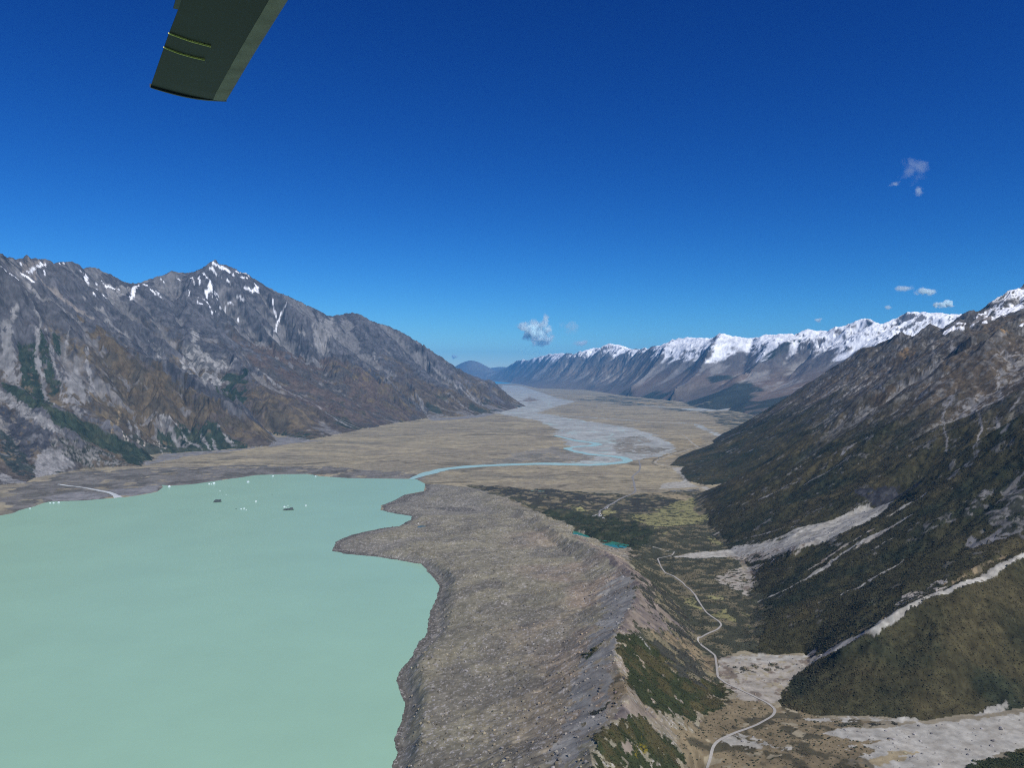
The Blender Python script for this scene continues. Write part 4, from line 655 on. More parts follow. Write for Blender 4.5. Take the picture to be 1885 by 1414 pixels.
def colour(x, y, z, reg, gul, nz):
    n = len(x); c = np.zeros((n, 3)); bush = np.zeros(n); cls = reg.astype(np.int8).copy()
    f1 = fbm(x, y, 420, 5, 111); f2 = fbm(x, y, 90, 5, 121); f3 = fbm(x, y, 18, 4, 131); steep = 1 - nz
    # plains: straw grass cut by old channels
    k = reg == FLOOR; X = x[k]; Y = y[k]
    a = np.zeros((k.sum(), 3)) + np.array((.258, .226, .155))
    far = sst(5000, 12000, Y)
    a = lerp(a, (.215, .19, .14), sst(-.3, .5, f1[k]) * .7)
    wx = X + 90 * fbm(X, Y, 500, 3, 141); wy = Y + 90 * fbm(X, Y, 500, 3, 144)
    ch = ridged(wx / 3.2, wy, 120, 5, 151, .6); a = lerp(a, (.10, .088, .062), sst(.42, .75, ch) * .8)
    ch2 = ridged(wx / 2.5, wy, 420, 4, 156); a = lerp(a, (.12, .12, .095), sst(.5, .8, ch2) * (.35 + .45 * far))
    a = lerp(a, (.33, .285, .185), sst(.15, .6, fbm(wx / 2, wy, 110, 4, 161)) * .7)
    c[k] = a
    # moraine: grey brown rubble
    k = reg == MORAINE; X = x[k]; Y = y[k]
    a = np.zeros((k.sum(), 3)) + np.array((.200, .184, .130))
    a = lerp(a, (.225, .182, .135), sst(-.15, .5, fbm(X, Y, 210, 5, 171)) * sst(-80, 120, X) * .95)
    a = lerp(a, (.27, .235, .155), sst(.25, .55, fbm(X, Y, 80, 5, 175)) * sst(0, 160, X) * .7)
    a = lerp(a, (.130, .121, .10), sst(.05, .5, fbm(X, Y, 55, 5, 173)) * .65)
    a = lerp(a, (.170, .160, .135), sst(14, 4, z[k] + 5 * f2[k]) * .8)
    a = lerp(a, (.105, .098, .082), sst(1.5, .6, z[k]))          # wet gravel at the waterline
    sp = fbm(X, Y, 4.5, 3, 177); a = a * (1 + .16 * sp)[:, None]
    a = lerp(a, (.36, .34, .32), sst(.62, .75, fbm(X, Y, 3.2, 2, 179)) * .7)
    c[k] = a
    # right slopes: scrub below, tussock, rock ribs and scree above
    k = reg == RIGHT; X = x[k]; Y = y[k]; Z = z[k]; g = gul[k]; s = steep[k]; fr = fbm(X, Y, 9, 4, 351)
    lo = sst(520, 260, Z + 130 * f1[k] - 60 * g + (Y - 2000) * 0.03)
    a = np.zeros((k.sum(), 3)) + np.array((.072, .063, .048))
    a = lerp(a, (.10, .078, .054), sst(.1, .6, f1[k]) * .6)
    rk = sst(.05, .35, ridged(X, Y, 26, 4, 181, .62) * .8 + .3 * f2[k] + 1.1 * (s - .22) + .35 * g - .1)
    a = lerp(a, np.array((.105, .102, .096)) * (1 + .7 * fr)[:, None], rk * .8)
    a = lerp(a, (.23, .225, .215), sst(.42, .56, -g * .8 + .5 * fr + .25 * f2[k]) * .75)
    gr = np.zeros((k.sum(), 3)) + np.array((.044, .042, .021))
    gr = lerp(gr, (.068, .057, .028), sst(-.1, .6, f2[k] + .5 * f1[k] + .0015 * (Z - 200)) * .6)
    gr = lerp(gr, (.025, .033, .019), sst(.2, .7, -f2[k]) * .7)
    rp = fbm(X, Y, 30, 5, 187, .68) + .3 * g + .3 * np.clip((Z - 150) / 400, 0, 1)
    gr = lerp(gr, np.array((.15, .145, .135)) * (1 + .6 * fr)[:, None], sst(.68, .85, rp) * .65 * sst(1150, 1500, Y))
    a = lerp(a, gr, lo); gd = ~np.isfinite(a[:, 0])
    c[k] = a; bush[k] = lo * (1 - sst(.68, .85, rp)) + .12 * (1 - lo) * (1 - rk)
    sn = sst(980, 1060, Z + 60 * f1[k]) * (Y > 4500); c[k] = lerp(c[k], (.8, .82, .85), sn * sst(.35, .2, s + .1 * f2[k]))
    # left mountains
    k = reg == LEFT; X = x[k]; Y = y[k]; Z = z[k]; g = gul[k]; s = steep[k]
    a = np.zeros((k.sum(), 3)) + np.array((.088, .072, .050))
    a = lerp(a, (.074, .062, .053), sst(-.1, .6, fbm(X, Y, 700, 4, 191)) * .8)
    a = lerp(a, (.14, .108, .058), sst(.1, .6, f2[k]) * .55)
    rk = sst(-.12, .22, (Z - 600) * .0011 + .35 * f1[k] + .9 * (s - .25) + .15 * g + .32 * sst(8300, 9600, Y) + .4 * sst(4800, 4300, Y))
    rc = np.array((.070, .069, .073)) * (1 + .35 * fbm(X, Y, 34, 5, 193, .62) + .3 * g)[:, None]
    a = lerp(a, rc, rk)
    a = lerp(a, (.155, .150, .147), sst(.22, .5, -g * .8 + .35 * f2[k] + .1 * rk) * .75)
    a = lerp(a, (.036, .043, .03), sst(.3, .6, fbm(X, Y, 260, 5, 195)) * sst(330, 120, Z) * .85)
    a = lerp(a, (.76, .79, .83), sst(.62, .70, .35 * f2[k] + .5 * (-g) + (Z - 1560) * .0016 + (.2 - s) * .8) * (Z > 1150))
    c[k] = a
    # snowy range
    k = reg == SNOW; X = x[k]; Y = y[k]; Z = z[k]; g = gul[k]; s = steep[k]; F1 = fbm(X, Y, 1500, 5, 201); F2 = fbm(X, Y, 350, 5, 203)
    a = np.zeros((k.sum(), 3)) + np.array((.15, .128, .108))
    a = lerp(a, (.165, .125, .10), sst(0, .6, F1) * .7)
    a = lerp(a, (.10, .098, .1), sst(350, 750, Z + 150 * F1) * .8)
    a = lerp(a, (.25, .24, .225), sst(.15, .45, -g * .9 + .45 * F2) * sst(80, 350, Z) * .75)
    a = lerp(a, (.032, .042, .034), sst(.0, .35, fbm(X, Y, 700, 5, 207) + sst(260, 60, Z) - .55) * .9 * sst(19000, 14000, Y))
    sl = np.where(Y > 17500, 1030, 850); sl = sl - 50 - 60 * sst(15000, 11000, Y)
    rockt = fbm(X, Y, 130, 4, 209)
    sn = sst(-50, 50, Z - sl + 130 * F2 - 150 * g + 40 * rockt) * sst(.41, .27, s + .16 * rockt + .03 * g) * (Z > 640)
    a = lerp(a, (.80, .83, .87), sn)
    c[k] = a
    k = reg == HILLS; c[k] = np.array((.13, .115, .095)) * (1 + .3 * fbm(x[k], y[k], 2500, 4, 211))[:, None]
    # surveyed patches
    for kind, t, pts, wd, en, pt in D['paint']:
        xs = [p[0] for p in pts]; ys = [p[1] for p in pts]; pad = wd + en * 2 + 5
        q = np.nonzero((x > min(xs) - pad) & (x < max(xs) + pad) & (y > min(ys) - pad) & (y < max(ys) + pad))[0]
        if not len(q): continue
        X = x[q]; Y = y[q]
        ns = en * (fbm(X, Y, max(en * 3.5, 8), 4, 301) + .6 * fbm(X, Y, max(en * 1.1, 4), 2, 305))
        if t == 'P': d = sdf(X, Y, pts, pad)
        else:
            d, s_ = dist(X, Y, pts, pad); d = d - wd * (.35 + .65 * np.sin(np.clip(s_, .02, .98) * 3.1416) ** .5) * (0.42 if kind == 'snow' else .5)
        e = max(1.0, (0.0005 if kind == 'snow' else 0.0009) * np.median(Y))
        mk = sst(e, -e, d + ns)
        if pt: mk = mk * sst(-.06, .06, fbm(X, Y, max(en * 1.6, 9), 4, 311) * .9 + (.5 - pt) * 1.3)
        on = mk > 0
        if not on.any(): continue
        q = q[on]; mk = mk[on]
        if kind == 'river': q2 = (reg[q] == FLOOR); q = q[q2]; mk = mk[q2]
        kc = kind_col(kind, x[q], y[q])
        if kind == 'river':
            wx = x[q] + 60 * fbm(x[q], y[q], 300, 3, 321); wy = y[q] + 60 * fbm(x[q], y[q], 300, 3, 324)
            r1 = ridged(wx, wy * .6, 190, 4, 331); kc = lerp(kc, (.33, .42, .40), sst(.5, .8, r1) * .7)
            r2 = ridged(wx, wy * .6, 260, 4, 336); kc = lerp(kc, (.15, .155, .14), sst(.72, .9, r2) * .6)
        c[q] = lerp(c[q], 0, mk) + kc * mk[:, None]
        bush[q] = bush[q] * (1 - mk) + mk * BUSH.get(kind, 0)
        if kind == 'river': cls[q[mk > .5]] = 6
        if kind in ('pale', 'palepink'): cls[q[mk > .5]] = 7
    k = (reg == RIGHT) | (reg == LEFT); f4 = fbm(x, y, 7, 3, 341) * (y < 4500); fl_ = 1 + .15 * f3 + .10 * f2 + .14 * f4; fl_[k] += .14 * f4[k]; k = reg == LEFT; fl_[k] += .14 * f3[k]
    c = c * np.clip(fl_, .45, 1.7)[:, None]
    return np.clip(c, .004, .9), bush, cls

# ------------------------------------------------------------------ the land, one sheet, finer where it is nearer
ncol = int(1560 * QUAL)
th = np.tan(np.radians(np.linspace(-42, 42, ncol)))
rows = np.concatenate([np.exp(np.linspace(math.log(620), math.log(7000), int(1180 * QUAL), endpoint=False)),
                       np.exp(np.linspace(math.log(7000), math.log(30000), int(620 * QUAL), endpoint=False)),
                       np.exp(np.linspace(math.log(30000), math.log(61000), int(60 * QUAL)))])
nrow = len(rows)
X = (rows[:, None] * th[None, :]); Y = np.repeat(rows[:, None], ncol, 1)
jr = np.random.RandomState(3)
Z = np.zeros(X.shape); REG = np.zeros(X.shape, np.int8); GUL = np.zeros(X.shape); LK = np.zeros(X.shape, bool)
for i in range(0, nrow, 200):
    s = slice(i, min(nrow, i + 200))
    a, b, g_, l_ = height(X[s].ravel(), Y[s].ravel())
    Z[s] = a.reshape(X[s].shape); REG[s] = b.reshape(X[s].shape); GUL[s] = g_.reshape(X[s].shape); LK[s] = l_.reshape(X[s].shape)
print("height", time.time() - T0)
P_ = np.stack([X, Y, Z], -1)
du = np.gradient(P_, axis=1); dv = np.gradient(P_, axis=0); N_ = np.cross(du, dv); N_ /= np.linalg.norm(N_, axis=-1, keepdims=True)
NZ = np.abs(N_[..., 2])
COL = np.zeros(X.shape + (3,), np.float32); BSH = np.zeros(X.shape, np.float32); CLS = np.zeros(X.shape, np.int8)
for i in range(0, nrow, 200):
    s = slice(i, min(nrow, i + 200)); sh = X[s].shape
    a, b, c_ = colour(X[s].ravel(), Y[s].ravel(), Z[s].ravel(), REG[s].ravel(), GUL[s].ravel(), NZ[s].ravel())
    COL[s] = a.reshape(sh + (3,)); BSH[s] = b.reshape(sh); CLS[s] = c_.reshape(sh)
print("colour", time.time() - T0)
# canopy relief where scrub covers the slope
td = np.minimum(dist(X, Y, D['track'], 20)[0], dist(X, Y, D['road'], 20)[0]); BSH *= sst(4, 11, td).astype(np.float32)
cv = BSH > .5
Xc = X[cv]; Yc = Y[cv]
near = sst(5200, 2500, Yc)
Z[cv] += BSH[cv] * near * (.8 * fbm(Xc, Yc, 9, 3, 401) + 1.6 * fbm(Xc, Yc, 26, 2, 405))
idx = np.arange(nrow * ncol, dtype=np.int64).reshape(nrow, ncol)
Fq = np.stack([idx[:-1, :-1], idx[:-1, 1:], idx[1:, 1:], idx[1:, :-1]], -1).reshape(-1, 4)
fc = CLS[:-1, :-1].ravel()
VV = np.stack([X.ravel(), Y.ravel(), Z.ravel()], -1)
CC = COL.reshape(-1, 3)
M_g = {}
LAND = [(0, 'valley_floor', .5, .05, .22, .02), (1, 'moraine', .45, .14, .22, .10), (2, 'right_mountainside', 1.0, .07, .35, .05), (3, 'left_mountain_range', 7, .018, .3, .012),
        (4, 'snowy_mountain_range', 14, .006, .2, .004), (5, 'distant_hills', 4, .002, .1, .001), (6, 'riverbed', .3, .03, .15, .012), (7, 'scree_fans', .5, .12, .2, .08)]
for k, name, bd, bs, va, vs in LAND:
    f = Fq[fc == k]
    if not len(f): continue
    u, inv = np.unique(f, return_inverse=True)
    o = np_mesh(name, VV[u], inv.reshape(-1, 4), mat(name, attr=True, rough=.95, spec=.15, bump=bd, bscale=bs, var=va, vscale=vs), color=CC[u])
    tag(o, kind='structure')
print("land", time.time() - T0)

def ground(x, y):
    z, *_ = height(np.atleast_1d(np.asarray(x, float)), np.atleast_1d(np.asarray(y, float))); return z

# ------------------------------------------------------------------ water
def water(name, col, rough=.12, bump=.05, bscale=.15, spec=.5, var=.04):
    return mat(name, col, rough, spec, bump=bump, bscale=bscale, var=var, vscale=.004)
lake_m = water('glacial_lake_water', (.285, .470, .335), .3, .1, .12, .3)
tag(poly_mesh('lake', [(-9000, -200, 0), (620, -200, 0), (620, 3850, 0), (-9000, 3850, 0)], [(0, 1, 2, 3)], lake_m), kind='structure')
turq = water('river_water', (.33, .50, .46), .4, .05, .3, .25)
def ribbon(name, pts, wds, m, z=None, lift=.4, step=12):
    P2 = []
    for (a, b) in zip(pts[:-1], pts[1:]):
        n = max(1, int(math.dist(a[:2], b[:2]) / step))
        for i in range(n): P2.append((a[0] + (b[0] - a[0]) * i / n, a[1] + (b[1] - a[1]) * i / n))
    P2.append(tuple(pts[-1][:2])); P2 = np.array(P2)
    for _ in range(3): P2[1:-1] = (P2[:-2] + 2 * P2[1:-1] + P2[2:]) / 4
    t = np.gradient(P2, axis=0); t /= np.linalg.norm(t, axis=1, keepdims=True) + 1e-9; nrm = np.stack([-t[:, 1], t[:, 0]], -1)
    wd = np.interp(np.linspace(0, 1, len(P2)), np.linspace(0, 1, len(wds)), wds)[:, None] / 2
    wd = wd * (1 + .25 * vn(P2[:, 0] / 60, P2[:, 1] / 60, 9)[:, None])
    K = 4; rowsv = [P2 + nrm * wd * (2 * k / K - 1) for k in range(K + 1)]
    V = []
    for r in rowsv:
        zz = np.full(len(r), z) if z is not None else ground(r[:, 0], r[:, 1]) + lift
        V.append(np.column_stack([r, zz]))
    n = len(P2); V = np.concatenate(V); F = [(k * n + i, k * n + i + 1, (k + 1) * n + i + 1, (k + 1) * n + i) for k in range(K) for i in range(n - 1)]
    return tag(np_mesh(name, V, np.array(F)[:, ::-1], m), kind='structure')
ribbon('river', D['river'], [26, 60, 70, 75, 80, 80, 70, 60, 60, 55, 50, 50, 60, 55, 50, 30, 20], turq, z=.9)
ribbon('stream', D['stream'], [8, 12, 16, 18, 26], mat('milky_stream_water', (.55, .58, .56), .4, .4, var=.1, vscale=.05), z=None, lift=.6)
for p in D['ponds']:
    cx = sum(a[0] for a in p['p']) / len(p['p']); cy = sum(a[1] for a in p['p']) / len(p['p'])
    V = [(cx + (a[0] - cx) * 1.12, cy + (a[1] - cy) * 1.12, p['z']) for a in p['p']]
    m = water('green_pond_water', (.035, .20, .145), .1, .03, .5) if p['c'] == 'green' else water('blue_pond_water', (.01, .085, .14), .1, .03, .5)
    tag(poly_mesh('pond', V, [tuple(range(len(V)))], m), kind='structure')
far_m = water('far_lake_water', (.10, .30, .38), .3, .02, .01)
tag(poly_mesh('far_lake', [(-6500, 29500, 2.6), (600, 30000, 2.6), (-300, 44000, 2.6), (-9000, 44000, 2.6)], [(0, 1, 2, 3)], far_m), kind='structure')

# ------------------------------------------------------------------ roads
ribbon('gravel_track', D['track'], [3.6, 3.6], mat('gravel_track', (.33, .315, .285), .9, .2, var=.15, vscale=.3), lift=.55, step=4)
ribbon('valley_road', D['road'], [9, 9], mat('road_gravel', (.21, .205, .195), .9, .2, var=.12, vscale=.1), lift=.5, step=8)
print("water", time.time() - T0)

# ------------------------------------------------------------------ scrub and boulders, scattered in their thousands
def ico(sub, seed, sx, sz, rough):
    import bmesh
    bm = bmesh.new(); bmesh.ops.create_icosphere(bm, subdivisions=sub, radius=1)
    r = random.Random(seed)
    for v in bm.verts:
        k = 1 + rough * (r.random() - .5) * 2; v.co = Vector((v.co.x * sx * k, v.co.y * sx * k, v.co.z * sz * k))
    me = bpy.data.meshes.new('tmp'); bm.to_mesh(me); bm.free(); return me
def scatter(name, P3, size, rot, variants, lift, tint, matl, label=None):
    "one mesh made of many low bodies"
    Vs = []; Fs = []; Cs = []; off = 0
    r = np.random.RandomState(5); pick = r.randint(0, len(variants), len(P3))
    for i, me in enumerate(variants):
        v = np.zeros(len(me.vertices) * 3, np.float32); me.vertices.foreach_get('co', v); v = v.reshape(-1, 3)
        f = np.array([p.vertices[:] for p in me.polygons], np.int64)
        k = np.nonzero(pick == i)[0]
        if not len(k): continue
        ca = np.cos(rot[k])[:, None]; sa = np.sin(rot[k])[:, None]; s = size[k][:, None]
        x = (v[None, :, 0] * ca - v[None, :, 1] * sa) * s + P3[k, 0:1]; y = (v[None, :, 0] * sa + v[None, :, 1] * ca) * s + P3[k, 1:2]; z = v[None, :, 2] * s + P3[k, 2:3] + lift * s
        Vs.append(np.stack([x, y, z], -1).reshape(-1, 3)); n = len(v)
        Fs.append((f[None] + (np.arange(len(k)) * n)[:, None, None] + off).reshape(-1, 3)); off += n * len(k)
        Cs.append(np.repeat(tint[k], n, 0))
    o = np_mesh(name, np.concatenate(Vs), np.concatenate(Fs), matl, smooth=False, color=np.concatenate(Cs))
    return tag(o, kind='stuff')
rs = np.random.RandomState(11)
def sample(weight, n):
    w_ = weight.ravel().astype(np.float64); cs = np.cumsum(w_); q = np.searchsorted(cs, rs.rand(n) * cs[-1]); q = np.clip(q, 0, len(w_) - 1)
    j, i = np.divmod(q, ncol); r_ = Y.ravel()[q]
    dx = (rs.rand(n) - .5) * r_ * (th[1] - th[0]); rn = rows[np.minimum(j + 1, nrow - 1)] - rows[j]
    yy = Y.ravel()[q] + (rs.rand(n)) * rn * 0.9
    return q, X.ravel()[q] + dx + (yy - Y.ravel()[q]) * th[i], yy, Z.ravel()[q]
cell = np.gradient(rows)[:, None] * rows[:, None] * (th[1] - th[0])
vis = (Y < 2600) & ~LK & (np.abs(X) < Y * .74)
wgt = np.where(vis & (BSH > .05), np.clip(BSH, 0, 1.0) ** 1.5 * cell * np.clip(1600 / Y, .3, 1.8), 0)
q, sx, sy, sz = sample(wgt, 170000)
base = CC[q]
mul = (.85 + .4 * rs.rand(len(q)))[:, None]; hue = np.stack([1 + .2 * (rs.rand(len(q)) - .5), np.ones(len(q)), 1 + .2 * (rs.rand(len(q)) - .5)], -1)
lum = sst(.06, .085, base.mean(1)); dk = lerp(base, (.042, .046, .026), lum)
leaf = mat('scrub_leaves', attr=True, rough=.8, spec=.2, var=.3, vscale=.8)
scatter('scrub', np.stack([sx, sy, sz], -1), (.65 + 1.1 * rs.rand(len(q)) ** 3), rs.rand(len(q)) * 6.28, [ico(1, s, 1.0, .5, .35) for s in range(5)], .25, dk * mul * hue, leaf)
wgt = np.where(vis & ((REG == MORAINE) | (CLS == 7)) & (BSH < .3), cell * np.clip(1300 / Y, .2, 1.8) * np.where(CLS == 7, .6, 1), 0)
q, sx, sy, sz = sample(wgt, 22000)
rock_m = mat('boulders', attr=True, rough=.9, spec=.2, var=.2, vscale=1.2)
tone = (.55 + 1.1 * rs.rand(len(q)) ** 1.5)[:, None]
scatter('boulders', np.stack([sx, sy, sz], -1), .35 + 2.2 * rs.rand(len(q)) ** 9, rs.rand(len(q)) * 6.28, [ico(1, s + 20, 1.0, .7, .3) for s in range(5)], .1, np.clip(CC[q], .1, .22) * tone * np.array((1.05, 1, .96)), rock_m)
print("scatter", time.time() - T0)

# ------------------------------------------------------------------ icebergs
def berg(name, x, y, w_, kind, seed, m):
    import bmesh
    r = random.Random(seed); bm = bmesh.new(); bmesh.ops.create_icosphere(bm, subdivisions=3, radius=1)
    asp = r.uniform(.5, .8); ht = (.45 if kind == 0 else .28) * r.uniform(.8, 1.2)
    ph = [r.uniform(0, 6) for _ in range(6)]
    for v in bm.verts:
        n = v.co.normalized()
        k = 1 + .22 * math.sin(n.x * 5 + ph[0]) * math.sin(n.y * 6 + ph[1]) + .16 * math.sin(n.z * 9 + n.x * 7 + ph[2]) + .08 * (r.random() - .5)
        if kind == 2: k *= 1 + .3 * math.sin(n.x * 4 + ph[3])
        v.co = Vector((n.x * w_ / 2 * k, n.y * w_ / 2 * asp * k, n.z * w_ * ht * k * (1 if kind != 2 else .7)))
    me = bpy.data.meshes.new(name); bm.to_mesh(me); bm.free(); me.materials.append(m)
    o = bpy.data.objects.new(name, me); C.objects.link(o); o.location = (x, y, w_ * .05); o.rotation_euler.z = r.uniform(0, .6)
    return o
ice = mat('glacier_ice', (.62, .70, .73), .45, .4, bump=.2, bscale=.8, var=.1, vscale=.3)
dirty = mat('debris_covered_ice', (.07, .085, .08), .8, .3, bump=.4, bscale=.8, var=.4, vscale=.4)
BL = ['white iceberg by the tip of the gravel delta', 'white iceberg close under the bank, west one of a close trio', 'smallest white iceberg, middle one of the trio under the bank', 'white iceberg close under the bank, east one of a close trio',
 'white iceberg drifting alone off the dark far bank', 'white iceberg grounded against the far bank beyond the open water', 'white iceberg at the bank where the shore turns towards the outlet', 'faint tiny ice floe above the large dark iceberg',
 'faint tiny ice floe between the dark iceberg and the bank', 'white iceberg alone in open water between the two dark icebergs', 'first white iceberg of the row of three below the lone one', 'second white iceberg of the row of three, largest of that row',
 'last and smallest white iceberg of the row of three', 'white iceberg just above the long low dark iceberg', 'tiny bit of ice touching the one above the long dark iceberg', 'tiny floe above and behind the long low dark iceberg',
 'white iceberg farthest toward the outlet, past the long dark iceberg', 'first of three icebergs by the shore at the stream mouth', 'second of three icebergs by the shore at the stream mouth', 'third of three icebergs by the shore, nearest the stream mouth',
 'white iceberg alone by the curving shore at the frame edge', 'large dark debris covered iceberg with a humped back', 'long low dark iceberg like a thin streak on the water', 'dark speck of dirty ice beside the row of three white icebergs', 'dark speck of dirty ice near the far bank']
for i, (x, y, w_, kd_) in enumerate(D['bergs']):
    o = berg('iceberg', x, y, w_ * (.9 if kd_ == 0 else 1.25), kd_, 40 + i, ice if kd_ == 0 else dirty)
    tag(o, BL[i], 'iceberg', 'icebergs drifting on the glacial lake')

# ------------------------------------------------------------------ vehicles at the road end
def vehicle(name, L, W, Hh, van):
    V = []; F = []
    prof = [(0, .3), (0, .55 * Hh), (.06 * L, .95 * Hh), (.1 * L, Hh), (.97 * L, Hh), (L, .9 * Hh), (L, .3)] if van else \
           [(0, .3), (0, .5 * Hh), (.24 * L, .6 * Hh), (.38 * L, Hh), (.75 * L, Hh), (.93 * L, .62 * Hh), (L, .58 * Hh), (L, .3)]
    n = len(prof)
    for s in (-1, 1):
        for px, pz in prof: V.append((px - L / 2, s * W / 2 * (.88 if pz > .8 * Hh else 1), pz))
    F = [tuple(range(n - 1, -1, -1)), tuple(range(n, 2 * n))] + [(i, (i + 1) % n, n + (i + 1) % n, n + i) for i in range(n)]
    e = bpy.data.objects.new(name, None); C.objects.link(e)
    poly_mesh('body', V, F, white_paint, e)
    z0, z1 = (.58 * Hh, .85 * Hh) if van else (.62 * Hh, .92 * Hh); x0, x1 = (-.42 * L, .3 * L) if van else (-.16 * L, .26 * L)
    for s in (-1, 1):
        yy = s * (W / 2 + .01); poly_mesh('side_window', [(x0, yy, z0), (x1, yy, z0), (x1, yy, z1), (x0 + .1 * L, yy, z1)], [(0, 1, 2, 3)], dark_glass, e)
    for sx_ in (-.32, .32):
        for sy_ in (-1, 1):
            Vt = []; k = 14
            for yo in (-.11, .11):
                for a in range(k): Vt.append((sx_ * L + .34 * math.cos(6.2832 * a / k), sy_ * (W / 2 - .05) + yo, .34 + .34 * math.sin(6.2832 * a / k)))
            poly_mesh('wheel', Vt, [tuple(range(k)), tuple(range(2 * k - 1, k - 1, -1))] + [(a, (a + 1) % k, k + (a + 1) % k, k + a) for a in range(k)], rubber, e)
    return e
white_paint = mat('white_paint', (.8, .8, .78), .35, .5, var=.03, vscale=2); dark_glass = mat('dark_glass', (.02, .025, .03), .1, .5, var=.02, vscale=2); rubber = mat('tyre_rubber', (.03, .03, .03), .9, .2, var=.1, vscale=4)
protos = {'v': vehicle('campervan', 6.6, 2.2, 2.8, True), 'c': vehicle('parked_car', 4.6, 1.85, 1.55, False)}
used = set()
for (x, y, r_, k_) in D['cars']:
    p = protos[k_]
    if k_ in used:
        o = p.copy(); C.objects.link(o)
        for ch in p.children:
            c2 = ch.copy(); C.objects.link(c2); c2.parent = o
    else: o = p; used.add(k_)
    o.location = (x, y, ground(x, y)[0] + .1); o.rotation_euler.z = r_; s_ = 1.0; o.scale = (s_, s_, s_)
    tag(o, 'tall white campervan parked where the valley road ends in scrub' if k_ == 'v' else 'low white car parked where the valley road ends in scrub', 'campervan' if k_ == 'v' else 'car', 'campervans at the road end' if k_ == 'v' else 'cars at the road end')

# ------------------------------------------------------------------ helicopter rotor blade, tip end
def lerp_line(pts, t):
    L = [0]
    for a, b in zip(pts[:-1], pts[1:]): L.append(L[-1] + math.dist(a, b))
    s = t * L[-1]
    for i in range(len(pts) - 1):
        if s <= L[i + 1] or i == len(pts) - 2:
            f = (s - L[i]) / (L[i + 1] - L[i]); return (pts[i][0] + (pts[i + 1][0] - pts[i][0]) * f, pts[i][1] + (pts[i + 1][1] - pts[i][1]) * f)
B = D['blade']; PZ = 501.55
blade = bpy.data.objects.new('rotor_blade', None); C.objects.link(blade)
tip0 = B['te'][0]; blade.location = (tip0[0], tip0[1], PZ)
tag(blade, 'dark green helicopter rotor blade tip with two thin yellow lines', 'rotor blade')
def loc(p, z): return (p[0] - tip0[0], p[1] - tip0[1], z)
blade_m = mat('blade_underside_paint', (.016, .020, .022), .55, .35, bump=.001, bscale=30, var=.16, vscale=5)
edge_m = mat('worn_leading_edge', (.19, .175, .15), .6, .4, bump=.002, bscale=40, var=.25, vscale=9)
line_m = mat('yellow_line_paint', (.85, .80, .22), .6, .3, var=.1, vscale=20); cap_m = mat('tip_cap_paint', (.05, .055, .055), .5, .4, var=.15, vscale=8)
def span(pt_list, t):
    if t <= 1: return lerp_line(pt_list, t)
    a = lerp_line(pt_list, .0); b = lerp_line(pt_list, 1.0)
    a2 = B['le'][0]; b2 = B['le'][-1]; d_ = (b2[0] - a2[0], b2[1] - a2[1])
    return (b[0] + d_[0] * (t - 1), b[1] + d_[1] * (t - 1))
TS = [0, .1, .2, .3, .4, .5, .6, .7, .8, .9, 1.0, 1.5, 2.2, 3.2]
def section(t, f0, f1, n, zo=0.0):
    "lower and upper skin between chord fractions f0 (trailing) and f1 (leading)"
    te = span(B['te'], t); le = span(B['le'], t); out = []
    tipc = lambda f: (.030 * math.sin(math.pi * min(1, f)) if t == 0 else 0)
    for side in (0, 1):
        for i in range(n + 1):
            f = f0 + (f1 - f0) * i / n; x = 1 - f                      # x from the leading edge
            th_ = .045 * (2.97 * math.sqrt(max(x, 1e-4)) - 1.26 * x - 3.52 * x * x + 2.84 * x ** 3 - 1.03 * x ** 4) * .5 + .0015
            th_ *= 1 if t > 0 else .5
            px = te[0] + (le[0] - te[0]) * f; py = te[1] + (le[1] - te[1]) * f + tipc(f)
            out.append(loc((px, py), (th_ + zo if side else -th_ * .75 - zo)))
    return out
def skin(name, f0, f1, n, m, zo=0.0, par=blade):
    V = []; F = []; K = 2 * (n + 1)
    for t in TS: V += section(t, f0, f1, n, zo)
    for j in range(len(TS) - 1):
        for side in (0, 1):
            for i in range(n):
                a = j * K + side * (n + 1) + i; q_ = (a, a + 1, a + 1 + K, a + K); F.append(q_ if side else q_[::-1])
        for i in (0, n):
            a = j * K + i; b = j * K + n + 1 + i; F.append((a, b, b + K, a + K))
    for j in (0, len(TS) - 1):
        for i in range(n): a = j * K + i; b = j * K + n + 1 + i; F.append((a, a + 1, b + 1, b))
    o = poly_mesh(name, V, F, m, par, smooth=False); return o
skin('blade_body', 0, .80, 14, blade_m)
skin('leading_edge_strip', .80, 1.0, 8, edge_m, .0012)
# tip cap: a thin curved rim closing the end
V = []; F = []; n = 16
for i in range(n + 1):
    f = i / n; te = B['te'][0]; le = B['le'][0]; px = te[0] + (le[0] - te[0]) * f; py = te[1] + (le[1] - te[1]) * f + .030 * math.sin(math.pi * f)
    h = .006 + .012 * math.sin(math.pi * min(1, f * .9 + .1))
    for dy in (-.012, .006):
        for s in (-1, 1): V.append(loc((px, py + dy), s * h))
for i in range(n):
    a = i * 4
    for p, q2 in ((0, 1), (1, 3), (3, 2), (2, 0)): F.append((a + p, a + q2, a + 4 + q2, a + 4 + p))
F += [(0, 1, 3, 2), (n * 4, n * 4 + 2, n * 4 + 3, n * 4 + 1)]
poly_mesh('tip_cap', V, F, cap_m, blade)
for key in ('line', 'line2'):
    V = []; F = []; L = B[key]; n = 10
    for i in range(n + 1):
        p = lerp_line(L, i / n); w2 = .0035 * (1 - .45 * i / n)
        fx = .0 + .45 * i / n; x = 1 - fx
        for dy in (-w2, w2):
            for z_ in (-.024, -.010): V.append(loc((p[0], p[1] + dy), z_ * (.35 + .65 * i / n)))
    for i in range(n):
        a = i * 4
        for p, q2 in ((0, 1), (1, 3), (3, 2), (2, 0)): F.append((a + p, a + q2, a + 4 + q2, a + 4 + p))
    poly_mesh('yellow_line', V, F, line_m, blade)
